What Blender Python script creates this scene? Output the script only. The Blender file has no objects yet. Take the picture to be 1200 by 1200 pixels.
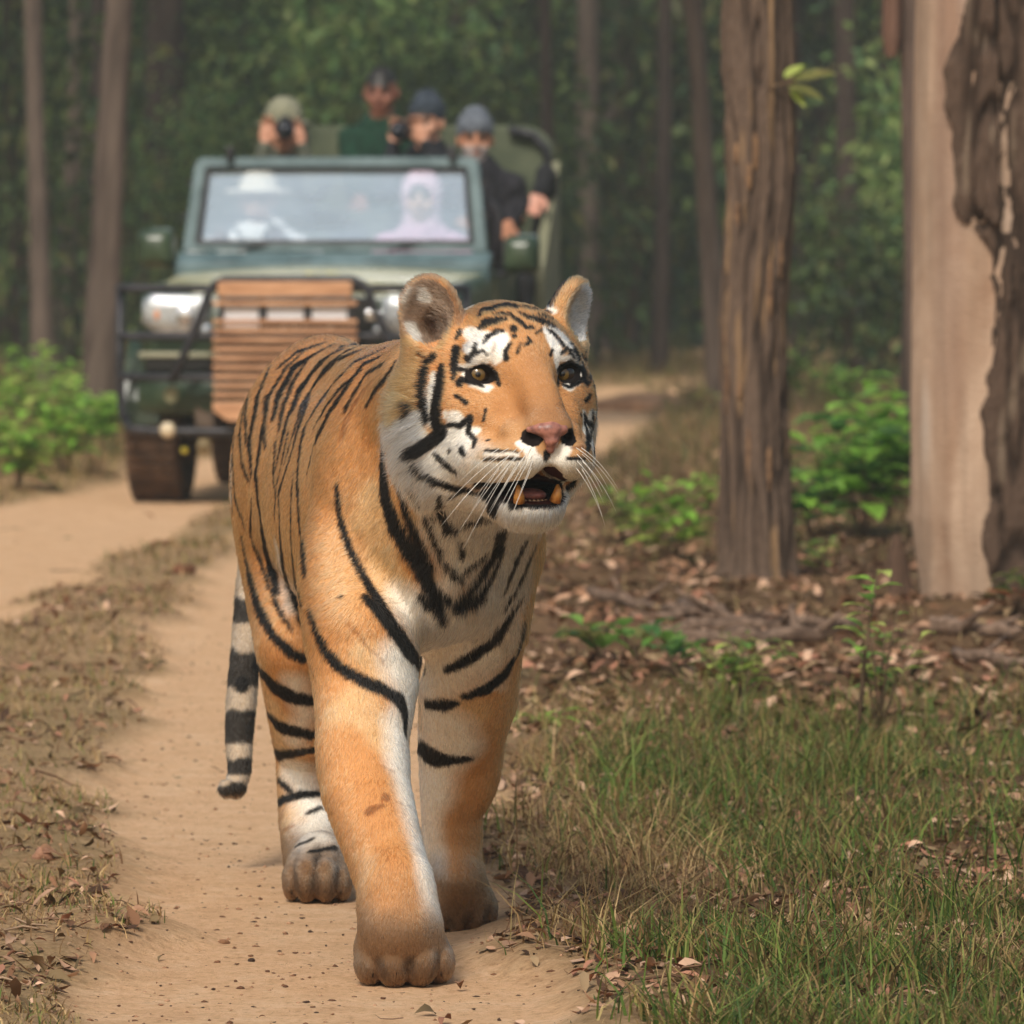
import bpy, math, random, time
import numpy as np
from mathutils import Vector, Matrix
from mathutils.bvhtree import BVHTree

random.seed(7); RNG = np.random.default_rng(7)
S = bpy.context.scene
COL = S.collection
R = math.radians

# ------------------------------------------------------------------ camera, sky, sun, exposure
CAM_H = 1.14
FPX = 7300.0                                    # focal length in pixels of the 1200 px photograph
PITCH = math.atan((600 - 293) / FPX)            # camera looks a little down; the horizon is at y = 293
cam_data = bpy.data.cameras.new('camera'); cam = bpy.data.objects.new('camera', cam_data); COL.objects.link(cam)
cam_data.sensor_width = 36; cam_data.lens = FPX / 1200 * 36
cam_data.clip_start = 0.5; cam_data.clip_end = 1000
cam.location = (0, 0, CAM_H); cam.rotation_euler = (R(90) - PITCH, 0, 0)
cam_data.dof.use_dof = True; cam_data.dof.focus_distance = 9.62; cam_data.dof.aperture_fstop = 10.4
S.camera = cam

world = bpy.data.worlds.new('World'); S.world = world; world.use_nodes = True
wn = world.node_tree; wbg = wn.nodes['Background']
sky = wn.nodes.new('ShaderNodeTexSky'); sky.sky_type = 'NISHITA'; sky.sun_disc = False
SUN_EL, SUN_AZ = R(46), R(196)                  # soft light from behind the camera
sky.sun_elevation = SUN_EL; sky.sun_rotation = SUN_AZ
sky.air_density = 1.6; sky.dust_density = 4.0; sky.ozone_density = 1.0
wn.links.new(sky.outputs[0], wbg.inputs[0]); wbg.inputs[1].default_value = 0.082
sun_d = bpy.data.lights.new('sun', 'SUN'); sun = bpy.data.objects.new('sun', sun_d); COL.objects.link(sun)
sun_d.energy = 2.0; sun_d.angle = R(12); sun_d.color = (1.0, 0.95, 0.87)
_sd = Vector((math.sin(SUN_AZ) * math.cos(SUN_EL), math.cos(SUN_AZ) * math.cos(SUN_EL), math.sin(SUN_EL)))
sun.rotation_euler = _sd.to_track_quat('Z', 'Y').to_euler()

S.view_settings.view_transform = 'Standard'; S.view_settings.look = 'None'
S.view_settings.exposure = 0.56; S.view_settings.gamma = 1.0; S.view_settings.use_curve_mapping = False
S.render.engine = 'CYCLES'
S.cycles.use_denoising = True
S.cycles.max_bounces = 6; S.cycles.diffuse_bounces = 3; S.cycles.glossy_bounces = 3
S.cycles.transmission_bounces = 4; S.cycles.transparent_max_bounces = 8
S.cycles.caustics_reflective = False; S.cycles.caustics_refractive = False
S.cycles.sample_clamp_indirect = 4.0

# ------------------------------------------------------------------ measuring helpers
_cp, _sp = math.cos(PITCH), math.sin(PITCH)
def at(px, py, d):
    """the point of the place that stands at distance d (metres along y) on the sight line measured at (px, py)"""
    x = (px - 600) / FPX; z = -(py - 600) / FPX
    y2 = _cp + z * _sp; z2 = -_sp + z * _cp
    s = d / y2
    return np.array((x * s, d, CAM_H + z2 * s))
def on_ground(px, py):
    x = (px - 600) / FPX; z = -(py - 600) / FPX
    y2 = _cp + z * _sp; z2 = -_sp + z * _cp
    s = -CAM_H / z2
    return np.array((x * s, y2 * s, 0.0))
def mpp(d):                                     # metres per photo pixel at distance d
    return d / FPX

# ------------------------------------------------------------------ object helpers
def tag(o, label=None, cat=None, group=None, kind=None):
    if label: o['label'] = label
    if cat: o['category'] = cat
    if group: o['group'] = group
    if kind: o['kind'] = kind
    return o
def empty(name, loc=(0, 0, 0), rz=0):
    o = bpy.data.objects.new(name, None); COL.objects.link(o)
    o.location = loc; o.rotation_euler = (0, 0, rz); o.empty_display_size = 0.1
    return o
def link(name, me, mat=None, parent=None, smooth=True):
    o = bpy.data.objects.new(name, me); COL.objects.link(o)
    if mat is not None and not me.materials: me.materials.append(mat)
    if smooth and isinstance(me, bpy.types.Mesh) and len(me.polygons):
        me.polygons.foreach_set('use_smooth', np.ones(len(me.polygons), bool))
    if parent is not None:
        o.parent = parent
    return o
def np_mesh(name, verts, faces):
    """verts (n,3); faces (m,3) or (m,4) int array"""
    me = bpy.data.meshes.new(name)
    verts = np.asarray(verts, np.float32); faces = np.asarray(faces, np.int32)
    me.vertices.add(len(verts)); me.vertices.foreach_set('co', verts.ravel())
    k = faces.shape[1]
    me.loops.add(faces.size); me.loops.foreach_set('vertex_index', faces.ravel())
    me.polygons.add(len(faces))
    me.polygons.foreach_set('loop_start', np.arange(0, faces.size, k, dtype=np.int32))
    me.polygons.foreach_set('loop_total', np.full(len(faces), k, np.int32))
    me.update(calc_edges=True)
    return me
def vcol(me, cols, name='Col'):
    a = me.color_attributes.new(name, 'FLOAT_COLOR', 'POINT')
    c = np.ones((len(me.vertices), 4), np.float32); c[:, :3] = cols
    a.data.foreach_set('color', c.ravel())

class MB:
    """collects simple shapes and links them as one mesh object"""
    def __init__(s): s.v = []; s.f = []
    def add(s, vs, fs):
        n = len(s.v); s.v += [tuple(map(float, v)) for v in vs]; s.f += [tuple(i + n for i in f) for f in fs]; return s
    def box(s, c, size, rot=None, taper=1.0):
        hx, hy, hz = (q / 2 for q in size); M = rot or Matrix.Identity(3)
        vs = []
        for z in (-1, 1):
            t = taper if z > 0 else 1
            for x, y in ((-1, -1), (1, -1), (1, 1), (-1, 1)):
                vs.append(Vector(c) + M @ Vector((x * hx * t, y * hy * t, z * hz)))
        return s.add(vs, [(0, 3, 2, 1), (4, 5, 6, 7), (0, 1, 5, 4), (1, 2, 6, 5), (2, 3, 7, 6), (3, 0, 4, 7)])
    def tube(s, pts, rad, n=8, cap=True, closed=False):
        pts = [Vector(p) for p in pts]; m = len(pts)
        rad = [rad] * m if not hasattr(rad, '__len__') else rad
        vs = []; up = Vector((0, 0, 1)); last = None
        for i, p in enumerate(pts):
            a = pts[(i - 1) % m if closed else max(i - 1, 0)]; b = pts[(i + 1) % m if closed else min(i + 1, m - 1)]
            t = (b - a).normalized() if (b - a).length > 1e-9 else Vector((0, 0, 1))
            if last is None:
                last = t.orthogonal().normalized()
            u = (last - t * last.dot(t)); u = u.normalized() if u.length > 1e-6 else t.orthogonal().normalized()
            w = t.cross(u); last = u
            for k in range(n):
                q = 2 * math.pi * k / n
                vs.append(p + (u * math.cos(q) + w * math.sin(q)) * rad[i])
        fs = []
        for i in range(m if closed else m - 1):
            j = (i + 1) % m
            for k in range(n):
                k2 = (k + 1) % n
                fs.append((i * n + k, i * n + k2, j * n + k2, j * n + k))
        if cap and not closed:
            fs.append(tuple(reversed(range(n)))); fs.append(tuple(range((m - 1) * n, m * n)))
        return s.add(vs, fs)
    def prism(s, outline, y0, y1, axis='y', inset=0.0):
        """outline of (a, b) pairs extruded along an axis"""
        n = len(outline)
        def P(a, b, y):
            return {'y': (a, y, b), 'x': (y, a, b), 'z': (a, b, y)}[axis]
        vs = [P(a, b, y0) for a, b in outline] + [P(a, b, y1) for a, b in outline]
        fs = [tuple(range(n)), tuple(reversed(range(n, 2 * n)))] + [(i, i + n, (i + 1) % n + n, (i + 1) % n) for i in range(n)]
        return s.add(vs, fs)
    def ball(s, c, r, n=12, m=8, rot=None):
        r = (r, r, r) if not hasattr(r, '__len__') else r; M = rot or Matrix.Identity(3)
        vs = []
        for i in range(m + 1):
            th = math.pi * i / m
            for k in range(n):
                q = 2 * math.pi * k / n
                vs.append(Vector(c) + M @ Vector((r[0] * math.sin(th) * math.cos(q), r[1] * math.sin(th) * math.sin(q), r[2] * math.cos(th))))
        fs = [(i * n + k, (i + 1) * n + k, (i + 1) * n + (k + 1) % n, i * n + (k + 1) % n) for i in range(m) for k in range(n)]
        return s.add(vs, fs)
    def loft(s, rings, cap=True, closed_ring=True):
        n = len(rings[0]); vs = [p for r in rings for p in r]; fs = []
        for i in range(len(rings) - 1):
            for k in range(n if closed_ring else n - 1):
                k2 = (k + 1) % n
                fs.append((i * n + k, i * n + k2, (i + 1) * n + k2, (i + 1) * n + k))
        if cap: fs.append(tuple(reversed(range(n)))); fs.append(tuple(range((len(rings) - 1) * n, len(rings) * n)))
        return s.add(vs, fs)
    def build(s, name, mat=None, parent=None, smooth=False, bevel=0, sub=0, fix=True):
        me = bpy.data.meshes.new(name); me.from_pydata(s.v, [], s.f)
        if fix:
            import bmesh
            bm = bmesh.new(); bm.from_mesh(me)
            bmesh.ops.remove_doubles(bm, verts=bm.verts, dist=1e-6)
            bmesh.ops.recalc_face_normals(bm, faces=bm.faces); bm.to_mesh(me); bm.free()
        me.update()
        o = link(name, me, mat, parent, smooth)
        if bevel:
            b = o.modifiers.new('bevel', 'BEVEL'); b.width = bevel; b.segments = 2; b.limit_method = 'ANGLE'; b.angle_limit = R(35)
        if sub:
            q = o.modifiers.new('sub', 'SUBSURF'); q.levels = sub; q.render_levels = sub
        return o

def mat(name, col=(0.5, 0.5, 0.5), rough=0.6, metal=0.0, spec=0.5, **kw):
    m = bpy.data.materials.new(name); m.use_nodes = True
    b = m.node_tree.nodes['Principled BSDF']
    b.inputs['Base Color'].default_value = (*col, 1); b.inputs['Roughness'].default_value = rough
    b.inputs['Metallic'].default_value = metal; b.inputs['Specular IOR Level'].default_value = spec
    for k, v in kw.items(): b.inputs[k].default_value = v
    return m
def nodes(m): return m.node_tree.nodes, m.node_tree.links, m.node_tree.nodes['Principled BSDF']
def noise_mat(name, c1, c2, scale=5.0, rough=0.8, bump=0.0, detail=6, stretch=(1, 1, 1), metal=0, spec=0.3, lo=0.35, hi=0.65, dist=0.02, c3=None):
    """two (or three) colours mixed by noise in object space, with a fine bump"""
    m = mat(name, c1, rough, metal, spec); N, L, b = nodes(m)
    tc = N.new('ShaderNodeTexCoord'); mp = N.new('ShaderNodeMapping'); mp.inputs['Scale'].default_value = stretch
    L.new(tc.outputs['Object'], mp.inputs[0])
    nz = N.new('ShaderNodeTexNoise'); nz.inputs['Scale'].default_value = scale; nz.inputs['Detail'].default_value = detail
    L.new(mp.outputs[0], nz.inputs['Vector'])
    cr = N.new('ShaderNodeValToRGB'); e = cr.color_ramp.elements
    e[0].position = lo; e[0].color = (*c1, 1); e[1].position = hi; e[1].color = (*c2, 1)
    if c3: q = e.new((lo + hi) / 2); q.color = (*c3, 1)
    L.new(nz.outputs['Fac'], cr.inputs[0]); L.new(cr.outputs[0], b.inputs['Base Color'])
    if bump:
        bp = N.new('ShaderNodeBump'); bp.inputs['Strength'].default_value = bump; bp.inputs['Distance'].default_value = dist
        n2 = N.new('ShaderNodeTexNoise'); n2.inputs['Scale'].default_value = scale * 3; n2.inputs['Detail'].default_value = 5
        L.new(mp.outputs[0], n2.inputs['Vector']); L.new(n2.outputs['Fac'], bp.inputs['Height']); L.new(bp.outputs[0], b.inputs['Normal'])
    return m
def attr_mat(name, rough=0.7, spec=0.2, attr='Col'):
    m = mat(name, (0.5, 0.5, 0.5), rough, 0, spec); N, L, b = nodes(m)
    a = N.new('ShaderNodeAttribute'); a.attribute_name = attr; L.new(a.outputs['Color'], b.inputs['Base Color'])
    return m
def lin(r, g, b):                               # sRGB 0..255 to linear
    return tuple(((c / 255) / 12.92 if c / 255 < 0.04045 else (((c / 255) + 0.055) / 1.055) ** 2.4) for c in (r, g, b))
# ------------------------------------------------------------------ blended solid modelling (for the tiger and the people)
class Field:
    def __init__(s, xs, ys, zs):
        s.ax = [np.asarray(a, np.float32) for a in (xs, ys, zs)]
        s.D = np.full([len(a) for a in s.ax], 0.2, np.float32)
    def _slice(s, lo, hi):
        sl = []
        for a, l, h in zip(s.ax, lo, hi):
            i0 = int(np.searchsorted(a, l)); i1 = int(np.searchsorted(a, h))
            sl.append(slice(max(i0 - 1, 0), min(i1 + 1, len(a))))
        X = s.ax[0][sl[0]][:, None, None]; Y = s.ax[1][sl[1]][None, :, None]; Z = s.ax[2][sl[2]][None, None, :]
        return tuple(sl), X, Y, Z
    def _mix(s, sl, d, k, sub=False):
        a = s.D[sl]
        if sub:
            h = np.clip(0.5 - 0.5 * (a + d) / k, 0, 1); s.D[sl] = a * (1 - h) + (-d) * h + k * h * (1 - h)
        else:
            h = np.clip(0.5 + 0.5 * (a - d) / k, 0, 1); s.D[sl] = a * (1 - h) + d * h - k * h * (1 - h)
    def cap(s, a, b, ra, rb, k=0.03, sub=False):
        a = np.asarray(a, float); b = np.asarray(b, float); m = max(ra, rb) + k + 0.02
        sl, X, Y, Z = s._slice(np.minimum(a, b) - m, np.maximum(a, b) + m)
        if 0 in s.D[sl].shape: return
        ab = b - a; L2 = max(float(ab @ ab), 1e-9)
        t = np.clip(((X - a[0]) * ab[0] + (Y - a[1]) * ab[1] + (Z - a[2]) * ab[2]) / L2, 0, 1)
        d = np.sqrt((X - a[0] - t * ab[0]) ** 2 + (Y - a[1] - t * ab[1]) ** 2 + (Z - a[2] - t * ab[2]) ** 2) - (ra + (rb - ra) * t)
        s._mix(sl, d, k, sub)
    def chain(s, pts, k=0.03, sub=False):
        """round cones joined end to end, blended with the rest once"""
        P = np.array([p for p, r in pts]); m = max(r for p, r in pts) + k + 0.02
        sl, X, Y, Z = s._slice(P.min(0) - m, P.max(0) + m)
        if 0 in s.D[sl].shape: return
        best = None
        for (a, ra), (b, rb) in zip(pts, pts[1:]):
            ab = b - a; L2 = max(float(ab @ ab), 1e-9)
            t = np.clip(((X - a[0]) * ab[0] + (Y - a[1]) * ab[1] + (Z - a[2]) * ab[2]) / L2, 0, 1)
            d = np.sqrt((X - a[0] - t * ab[0]) ** 2 + (Y - a[1] - t * ab[1]) ** 2 + (Z - a[2] - t * ab[2]) ** 2) - (ra + (rb - ra) * t)
            if best is None: best = d
            else:
                h = np.clip(0.5 + 0.5 * (best - d) / 0.004, 0, 1); best = best * (1 - h) + d * h
        s._mix(sl, best.astype(np.float32), k, sub)
    def ell(s, c, r, M=None, k=0.03, sub=False):
        """ellipsoid; the columns of M are its axes"""
        c = np.asarray(c, float); r = np.asarray(r, float); M = np.eye(3) if M is None else np.asarray(M, float)
        ext = np.sqrt(((M * r[None, :]) ** 2).sum(1)) + k + 0.02
        sl, X, Y, Z = s._slice(c - ext, c + ext)
        if 0 in s.D[sl].shape: return
        x, y, z = X - c[0], Y - c[1], Z - c[2]
        k0 = 0; k1 = 0
        for i in range(3):
            q = x * M[0, i] + y * M[1, i] + z * M[2, i]
            k0 = k0 + (q / r[i]) ** 2; k1 = k1 + (q / r[i] ** 2) ** 2
        k0 = np.sqrt(k0); k1 = np.sqrt(k1) + 1e-6
        s._mix(sl, (k0 * (k0 - 1) / k1).astype(np.float32), k, sub)
    def mesh(s, name):
        D = s.D; nx, ny, nz = D.shape; ins = D < 0
        acc_i = []; acc_p = []; quads = []
        cid = lambda i, j, k: (i * (ny - 1) + j) * (nz - 1) + k
        for ax in range(3):
            a = [slice(None)] * 3; b = [slice(None)] * 3; a[ax] = slice(0, -1); b[ax] = slice(1, None)
            I = np.argwhere(ins[tuple(a)] != ins[tuple(b)])
            o1, o2 = [q for q in range(3) if q != ax]
            lim = [nx, ny, nz]
            ok = (I[:, o1] > 0) & (I[:, o2] > 0) & (I[:, o1] < lim[o1] - 1) & (I[:, o2] < lim[o2] - 1)
            I = I[ok]; J = I.copy(); J[:, ax] += 1
            d0 = D[I[:, 0], I[:, 1], I[:, 2]]; d1 = D[J[:, 0], J[:, 1], J[:, 2]]
            t = d0 / (d0 - d1)
            P = np.stack([s.ax[q][I[:, q]] for q in range(3)], 1).astype(np.float64)
            P[:, ax] += t * (s.ax[ax][J[:, ax]] - s.ax[ax][I[:, ax]])
            ring = []
            for da, db in ((-1, -1), (0, -1), (0, 0), (-1, 0)):
                Q = I.copy(); Q[:, o1] += da; Q[:, o2] += db
                c = cid(Q[:, 0], Q[:, 1], Q[:, 2]); ring.append(c); acc_i.append(c); acc_p.append(P)
            q = np.stack(ring, 1); flip = (d0 < 0)
            if ax == 1: flip = ~flip
            q[~flip] = q[~flip][:, ::-1]
            quads.append(q)
        ci = np.concatenate(acc_i); cp = np.concatenate(acc_p)
        uniq, inv = np.unique(ci, return_inverse=True)
        n = np.bincount(inv); V = np.stack([np.bincount(inv, cp[:, q]) / n for q in range(3)], 1)
        F = np.searchsorted(uniq, np.concatenate(quads))
        return V, F

def spans(*parts):
    """axis made of spans (start, end, step)"""
    out = []
    for a, b, st in parts: out.append(np.arange(a, b, st))
    return np.concatenate(out)
def hashn(p, scale, seed=0):
    """cheap smooth value noise on points (n,3) -> 0..1"""
    q = p * scale + seed * 17.3; i = np.floor(q).astype(np.int64); f = q - i; f = f * f * (3 - 2 * f); r = 0
    for dx in (0, 1):
        for dy in (0, 1):
            for dz in (0, 1):
                h = ((i[:, 0] + dx) * 73856093) ^ ((i[:, 1] + dy) * 19349663) ^ ((i[:, 2] + dz) * 83492791) ^ (seed * 2654435)
                h = (h * 1103515245 + 12345) & 0x7fffffff; h = ((h >> 8) & 0xffff) / 65535.0
                w = (f[:, 0] if dx else 1 - f[:, 0]) * (f[:, 1] if dy else 1 - f[:, 1]) * (f[:, 2] if dz else 1 - f[:, 2])
                r = r + h * w
    return r
def sstep(x, a, b):
    t = np.clip((x - a) / (b - a), 0, 1); return t * t * (3 - 2 * t)
# ------------------------------------------------------------------ ground: one sheet, two worn wheel tracks, verges
GR = np.random.default_rng(11)
# centre x and half width of the tracks against distance y
RT = np.array([(5, -0.24, 0.40), (9, -0.28, 0.36), (9.8, -0.30, 0.33), (12, -0.42, 0.36), (15, -0.55, 0.38), (18, -0.62, 0.42), (21, -0.64, 0.44), (24, -0.58, 0.46),
               (28, -0.42, 0.46), (32, -0.12, 0.50), (38, 0.34, 0.42), (44, 0.66, 0.32), (47, 0.92, 0.25), (50, 1.3, 0.12), (56, 2.4, 0.05), (64, 4.6, 0.05), (80, 12, .05), (400, 300, .05)])
LT = np.array([(5, -3.4, 0.55), (12, -2.75, 0.55), (18, -2.20, 0.62), (20, -2.16, 0.62), (23.3, -2.02, 0.60), (26, -1.84, 0.55), (28, -1.70, 0.48), (32, -1.32, 0.45),
               (38, -0.72, 0.5), (44, -0.2, 0.5), (48, 0.5, 0.3), (52, 1.2, 0.05), (56, 2.2, 0.05), (64, 4.4, .05), (80, 12, .05), (400, 300, .05)])
def track(x, y):
    a = np.interp(y, RT[:, 0], RT[:, 1]), np.interp(y, RT[:, 0], RT[:, 2]); b = np.interp(y, LT[:, 0], LT[:, 1]), np.interp(y, LT[:, 0], LT[:, 2])
    p = np.stack([x, y, np.zeros_like(x)], -1)
    wob = (hashn(p, 2.2, 1) - 0.5) * 0.22 + (hashn(p, 7, 2) - 0.5) * 0.12
    d = np.minimum(np.abs(x - a[0]) - a[1], np.abs(x - b[0]) - b[1]) + wob
    return 1 - sstep(d, -0.07, 0.09), d
def ground_z(x, y):
    x = np.atleast_1d(np.asarray(x, float)); y = np.atleast_1d(np.asarray(y, float))
    p = np.stack([x, y, np.zeros_like(x)], -1); t, d = track(x, y)
    h = (hashn(p, 1.3, 3) - 0.5) * 0.06 + (hashn(p, 4.5, 4) - 0.5) * 0.025 + (hashn(p, 16, 5) - 0.5) * 0.012
    far = 1 - np.exp(-np.maximum(np.abs(x) - 2.5, 0) / 6); und = (hashn(p, 0.13, 6) - 0.35) * 0.9 * far * sstep(y, 14, 34)
    near = (hashn(p, 22, 7) - 0.5) * 0.006 + (hashn(p, 60, 8) - 0.5) * 0.003
    return (1 - t) * (0.032 + h) + near + und * (1 - t)
gx = spans((-300, -60, 30), (-60, -12, 4), (-12, -3.4, 0.5), (-3.4, 3.4, 0.045), (3.4, 12, 0.5), (12, 60, 4), (60, 301, 30))
gy = spans((-60, 0, 10), (0, 8, 1), (8, 14, 0.04), (14, 30, 0.07), (30, 60, 0.25), (60, 120, 2), (120, 601, 40))
GX, GY = np.meshgrid(gx, gy, indexing='ij'); fx, fy = GX.ravel(), GY.ravel()
gz = ground_z(fx, fy); nx_, ny_ = len(gx), len(gy)
ii = np.arange(nx_ * ny_).reshape(nx_, ny_)
gf = np.stack([ii[:-1, :-1].ravel(), ii[1:, :-1].ravel(), ii[1:, 1:].ravel(), ii[:-1, 1:].ravel()], 1)
gm = np_mesh('ground', np.stack([fx, fy, gz], 1), gf)
tk, td = track(fx, fy)
gp = np.stack([fx, fy, 0 * fx], 1)
green = sstep(hashn(gp, 0.9, 12) + 0.25 * hashn(gp, 5, 13), 0.45, 0.95)
right_dark = (fx > np.interp(fy, RT[:, 0], RT[:, 1])) * sstep(td, 0.0, 0.3)      # browner soil on the right, darkened in colour for a moodier light
vcol(gm, np.stack([tk, green, right_dark], 1), 'Mask')
m_ground = mat('earth', (0.3, 0.2, 0.12), 0.95, 0, 0.1); N, L, b = nodes(m_ground)
at_ = N.new('ShaderNodeAttribute'); at_.attribute_name = 'Mask'; sp = N.new('ShaderNodeSeparateColor'); L.new(at_.outputs['Color'], sp.inputs[0])
tc = N.new('ShaderNodeTexCoord')
def _nz(scale, detail=6, rough=0.6):
    n = N.new('ShaderNodeTexNoise'); n.inputs['Scale'].default_value = scale; n.inputs['Detail'].default_value = detail; n.inputs['Roughness'].default_value = rough
    L.new(tc.outputs['Object'], n.inputs['Vector']); return n.outputs['Fac']
def _ramp(fac, stops):
    r = N.new('ShaderNodeValToRGB'); e = r.color_ramp.elements
    while len(e) < len(stops): e.new(0.5)
    for q, (p, c) in zip(e, stops): q.position = p; q.color = (*c, 1)
    L.new(fac, r.inputs[0]); return r.outputs[0]
def _mix(f, a, c):
    m_ = N.new('ShaderNodeMix'); m_.data_type = 'RGBA'
    if isinstance(f, float): m_.inputs[0].default_value = f
    else: L.new(f, m_.inputs[0])
    L.new(a, m_.inputs[6]); L.new(c, m_.inputs[7]); return m_.outputs[2]
sand = _mix(_nz(1.6, 4), _ramp(_nz(9, 8, 0.7), [(0.3, lin(190, 146, 108)), (0.5, lin(222, 180, 138)), (0.72, lin(238, 206, 170))]),
            _ramp(_nz(60, 6, 0.75), [(0.34, lin(150, 108, 76)), (0.46, lin(216, 172, 130)), (0.7, lin(234, 198, 162))]))
lit = _mix(_nz(3, 3), _ramp(_nz(26, 8, 0.8), [(0.32, lin(110, 82, 58)), (0.5, lin(168, 134, 98)), (0.68, lin(204, 172, 134))]),
           _ramp(_nz(70, 6, 0.8), [(0.35, lin(90, 68, 48)), (0.5, lin(164, 134, 98)), (0.66, lin(206, 176, 138))]))
grn = _ramp(_nz(40, 6, 0.8), [(0.3, lin(52, 48, 26)), (0.5, lin(104, 98, 56)), (0.7, lin(150, 138, 92))])
gm1 = N.new('ShaderNodeMath'); gm1.operation = 'MULTIPLY'; gm1.inputs[1].default_value = 0.32; L.new(sp.outputs[1], gm1.inputs[0])
mood_tint = N.new('ShaderNodeMix'); mood_tint.data_type = 'RGBA'; mood_tint.blend_type = 'MULTIPLY'; L.new(sp.outputs[2], mood_tint.inputs[0]); L.new(_mix(gm1.outputs[0], lit, grn), mood_tint.inputs[6]); mood_tint.inputs[7].default_value = (0.40, 0.35, 0.33, 1)
lit2 = mood_tint.outputs[2]
# ragged edge between track and verge
ad = N.new('ShaderNodeMath'); ad.operation = 'MULTIPLY_ADD'; L.new(_nz(30, 5, 0.8), ad.inputs[0]); ad.inputs[1].default_value = 1.1; ad.inputs[2].default_value = -0.55
a2 = N.new('ShaderNodeMath'); a2.operation = 'ADD'; L.new(sp.outputs[0], a2.inputs[0]); L.new(ad.outputs[0], a2.inputs[1]); a2.use_clamp = True
L.new(_mix(a2.outputs[0], lit2, sand), b.inputs['Base Color'])
bp = N.new('ShaderNodeBump'); bp.inputs['Strength'].default_value = 0.9; bp.inputs['Distance'].default_value = 0.013; L.new(_nz(32, 9, 0.8), bp.inputs['Height']); L.new(bp.outputs[0], b.inputs['Normal'])
tag(link('ground', gm, m_ground), kind='structure')

GN = lambda x, y, s, k: hashn(np.stack([x, y, 0 * x], 1), s, k)
# ------------------------------------------------------------------ scattered litter, grass, pebbles
def visible_x(y, m=0.4):
    h = 600 / FPX * y; return -h - m, h + m
def scatter_band(n, y0, y1, rng, power=1.0):
    """points over the seen wedge of ground, evenly by area times y^-power"""
    y = rng.uniform(0, 1, n); y = y0 * (y1 / y0) ** y if power >= 1 else y0 + (y1 - y0) * y
    lo = -0.0822 * y - 0.75; x = rng.uniform(0, 1, n) * (-2 * lo) + lo
    return x, y
m_leaf = attr_mat('dry_leaf', 0.8, 0.15)
def leaf_cloud(name, x, y, size, cols, rng, curl=0.5, flat=0.5, asp=0.5, zoff=0.0, mat_=None, label=None):
    """curled single leaves lying on the ground, all in one mesh"""
    n = len(x); z = ground_z(x, y) + zoff
    t = np.linspace(-1, 1, 5); prof = np.array([0.05, 0.75, 1.0, 0.7, 0.03]) * asp
    U = np.stack([np.concatenate([t, t, t]), np.concatenate([-prof, 0 * prof, prof]), np.zeros(15)], 1)   # 15 points
    cu = rng.uniform(-curl, curl, n); fo = rng.uniform(0.1, 0.9, n) * curl
    P = np.repeat(U[None], n, 0)
    P[:, :, 2] = cu[:, None] * (U[None, :, 0] ** 2) * 0.6 + fo[:, None] * np.abs(U[None, :, 1]) * 1.0
    P[:, :, 1] *= 1 + 0.25 * np.sin(U[None, :, 0] * 4 + rng.uniform(0, 6, n)[:, None])
    P *= (size / 2)[:, None, None]
    a = rng.uniform(0, 2 * np.pi, n); tx = rng.normal(0, flat, n); ty = rng.normal(0, flat, n)
    def rot(P, ang, i, j):
        c, s = np.cos(ang)[:, None], np.sin(ang)[:, None]; Q = P.copy(); Q[:, :, i] = P[:, :, i] * c - P[:, :, j] * s; Q[:, :, j] = P[:, :, i] * s + P[:, :, j] * c; return Q
    P = rot(rot(rot(P, tx, 1, 2), ty, 0, 2), a, 0, 1)
    mz = P[:, :, 2].min(1); P[:, :, 2] += (z - mz * rng.uniform(0.5, 0.95, n))[:, None] + 0.002
    P[:, :, 0] += x[:, None]; P[:, :, 1] += y[:, None]
    q = []
    for r0 in (0, 5):
        for k in range(4): q.append((r0 + k, r0 + k + 1, r0 + k + 6, r0 + k + 5))
    F = (np.arange(n)[:, None, None] * 15 + np.array(q)[None]).reshape(-1, 4)
    me = np_mesh(name, P.reshape(-1, 3), F)
    c = cols[rng.integers(0, len(cols), n)] * rng.uniform(0.7, 1.25, n)[:, None]
    vcol(me, np.repeat(c, 15, 0)); return tag(link(name, me, mat_ or m_leaf), kind='stuff')
DRY = np.array([lin(*c) for c in ((146, 110, 84), (170, 134, 108), (122, 88, 64), (92, 66, 48), (188, 154, 128), (132, 100, 76), (156, 110, 88), (72, 52, 40), (136, 114, 86), (108, 90, 64))])
def verge_keep(x, y, rng, inside=0.03):
    t, d = track(x, y); return rng.random(len(x)) < np.where(d > 0.02, 1.0, inside)
# right-hand side: thick litter of fallen leaves
x, y = scatter_band(68000, 9.0, 34, GR); k = verge_keep(x, y, GR, 0.012)
right = x > np.interp(y, RT[:, 0], RT[:, 1]); dens = np.where(right, np.where(y > 13.6, 0.66 * (0.25 + 0.75 * sstep(GN(x, y, 2.2, 51), 0.3, 0.7)), 0.7), 0.0)
k &= GR.random(len(x)) < dens; x, y = x[k], y[k]
leaf_cloud('fallen_leaves', x, y, GR.uniform(0.022, 0.078, len(x)) * np.where(y < 14, 0.6, 1.0), DRY, GR, 0.7, 0.30, 0.42)
x, y = scatter_band(115000, 9.0, 30, GR); k = verge_keep(x, y, GR, 0.008)
k &= (x < np.interp(y, RT[:, 0], RT[:, 1])) & (GR.random(len(x)) < 0.12 + 0.5 * sstep(GN(x, y, 3.1, 52), 0.4, 0.75)); x, y = x[k], y[k]
leaf_cloud('leaf_crumbs', x, y, GR.uniform(0.010, 0.034, len(x)) * GR.choice([1, 1, 1, 1.7], len(x)), DRY, GR, 0.8, 0.35, 0.36)
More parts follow.
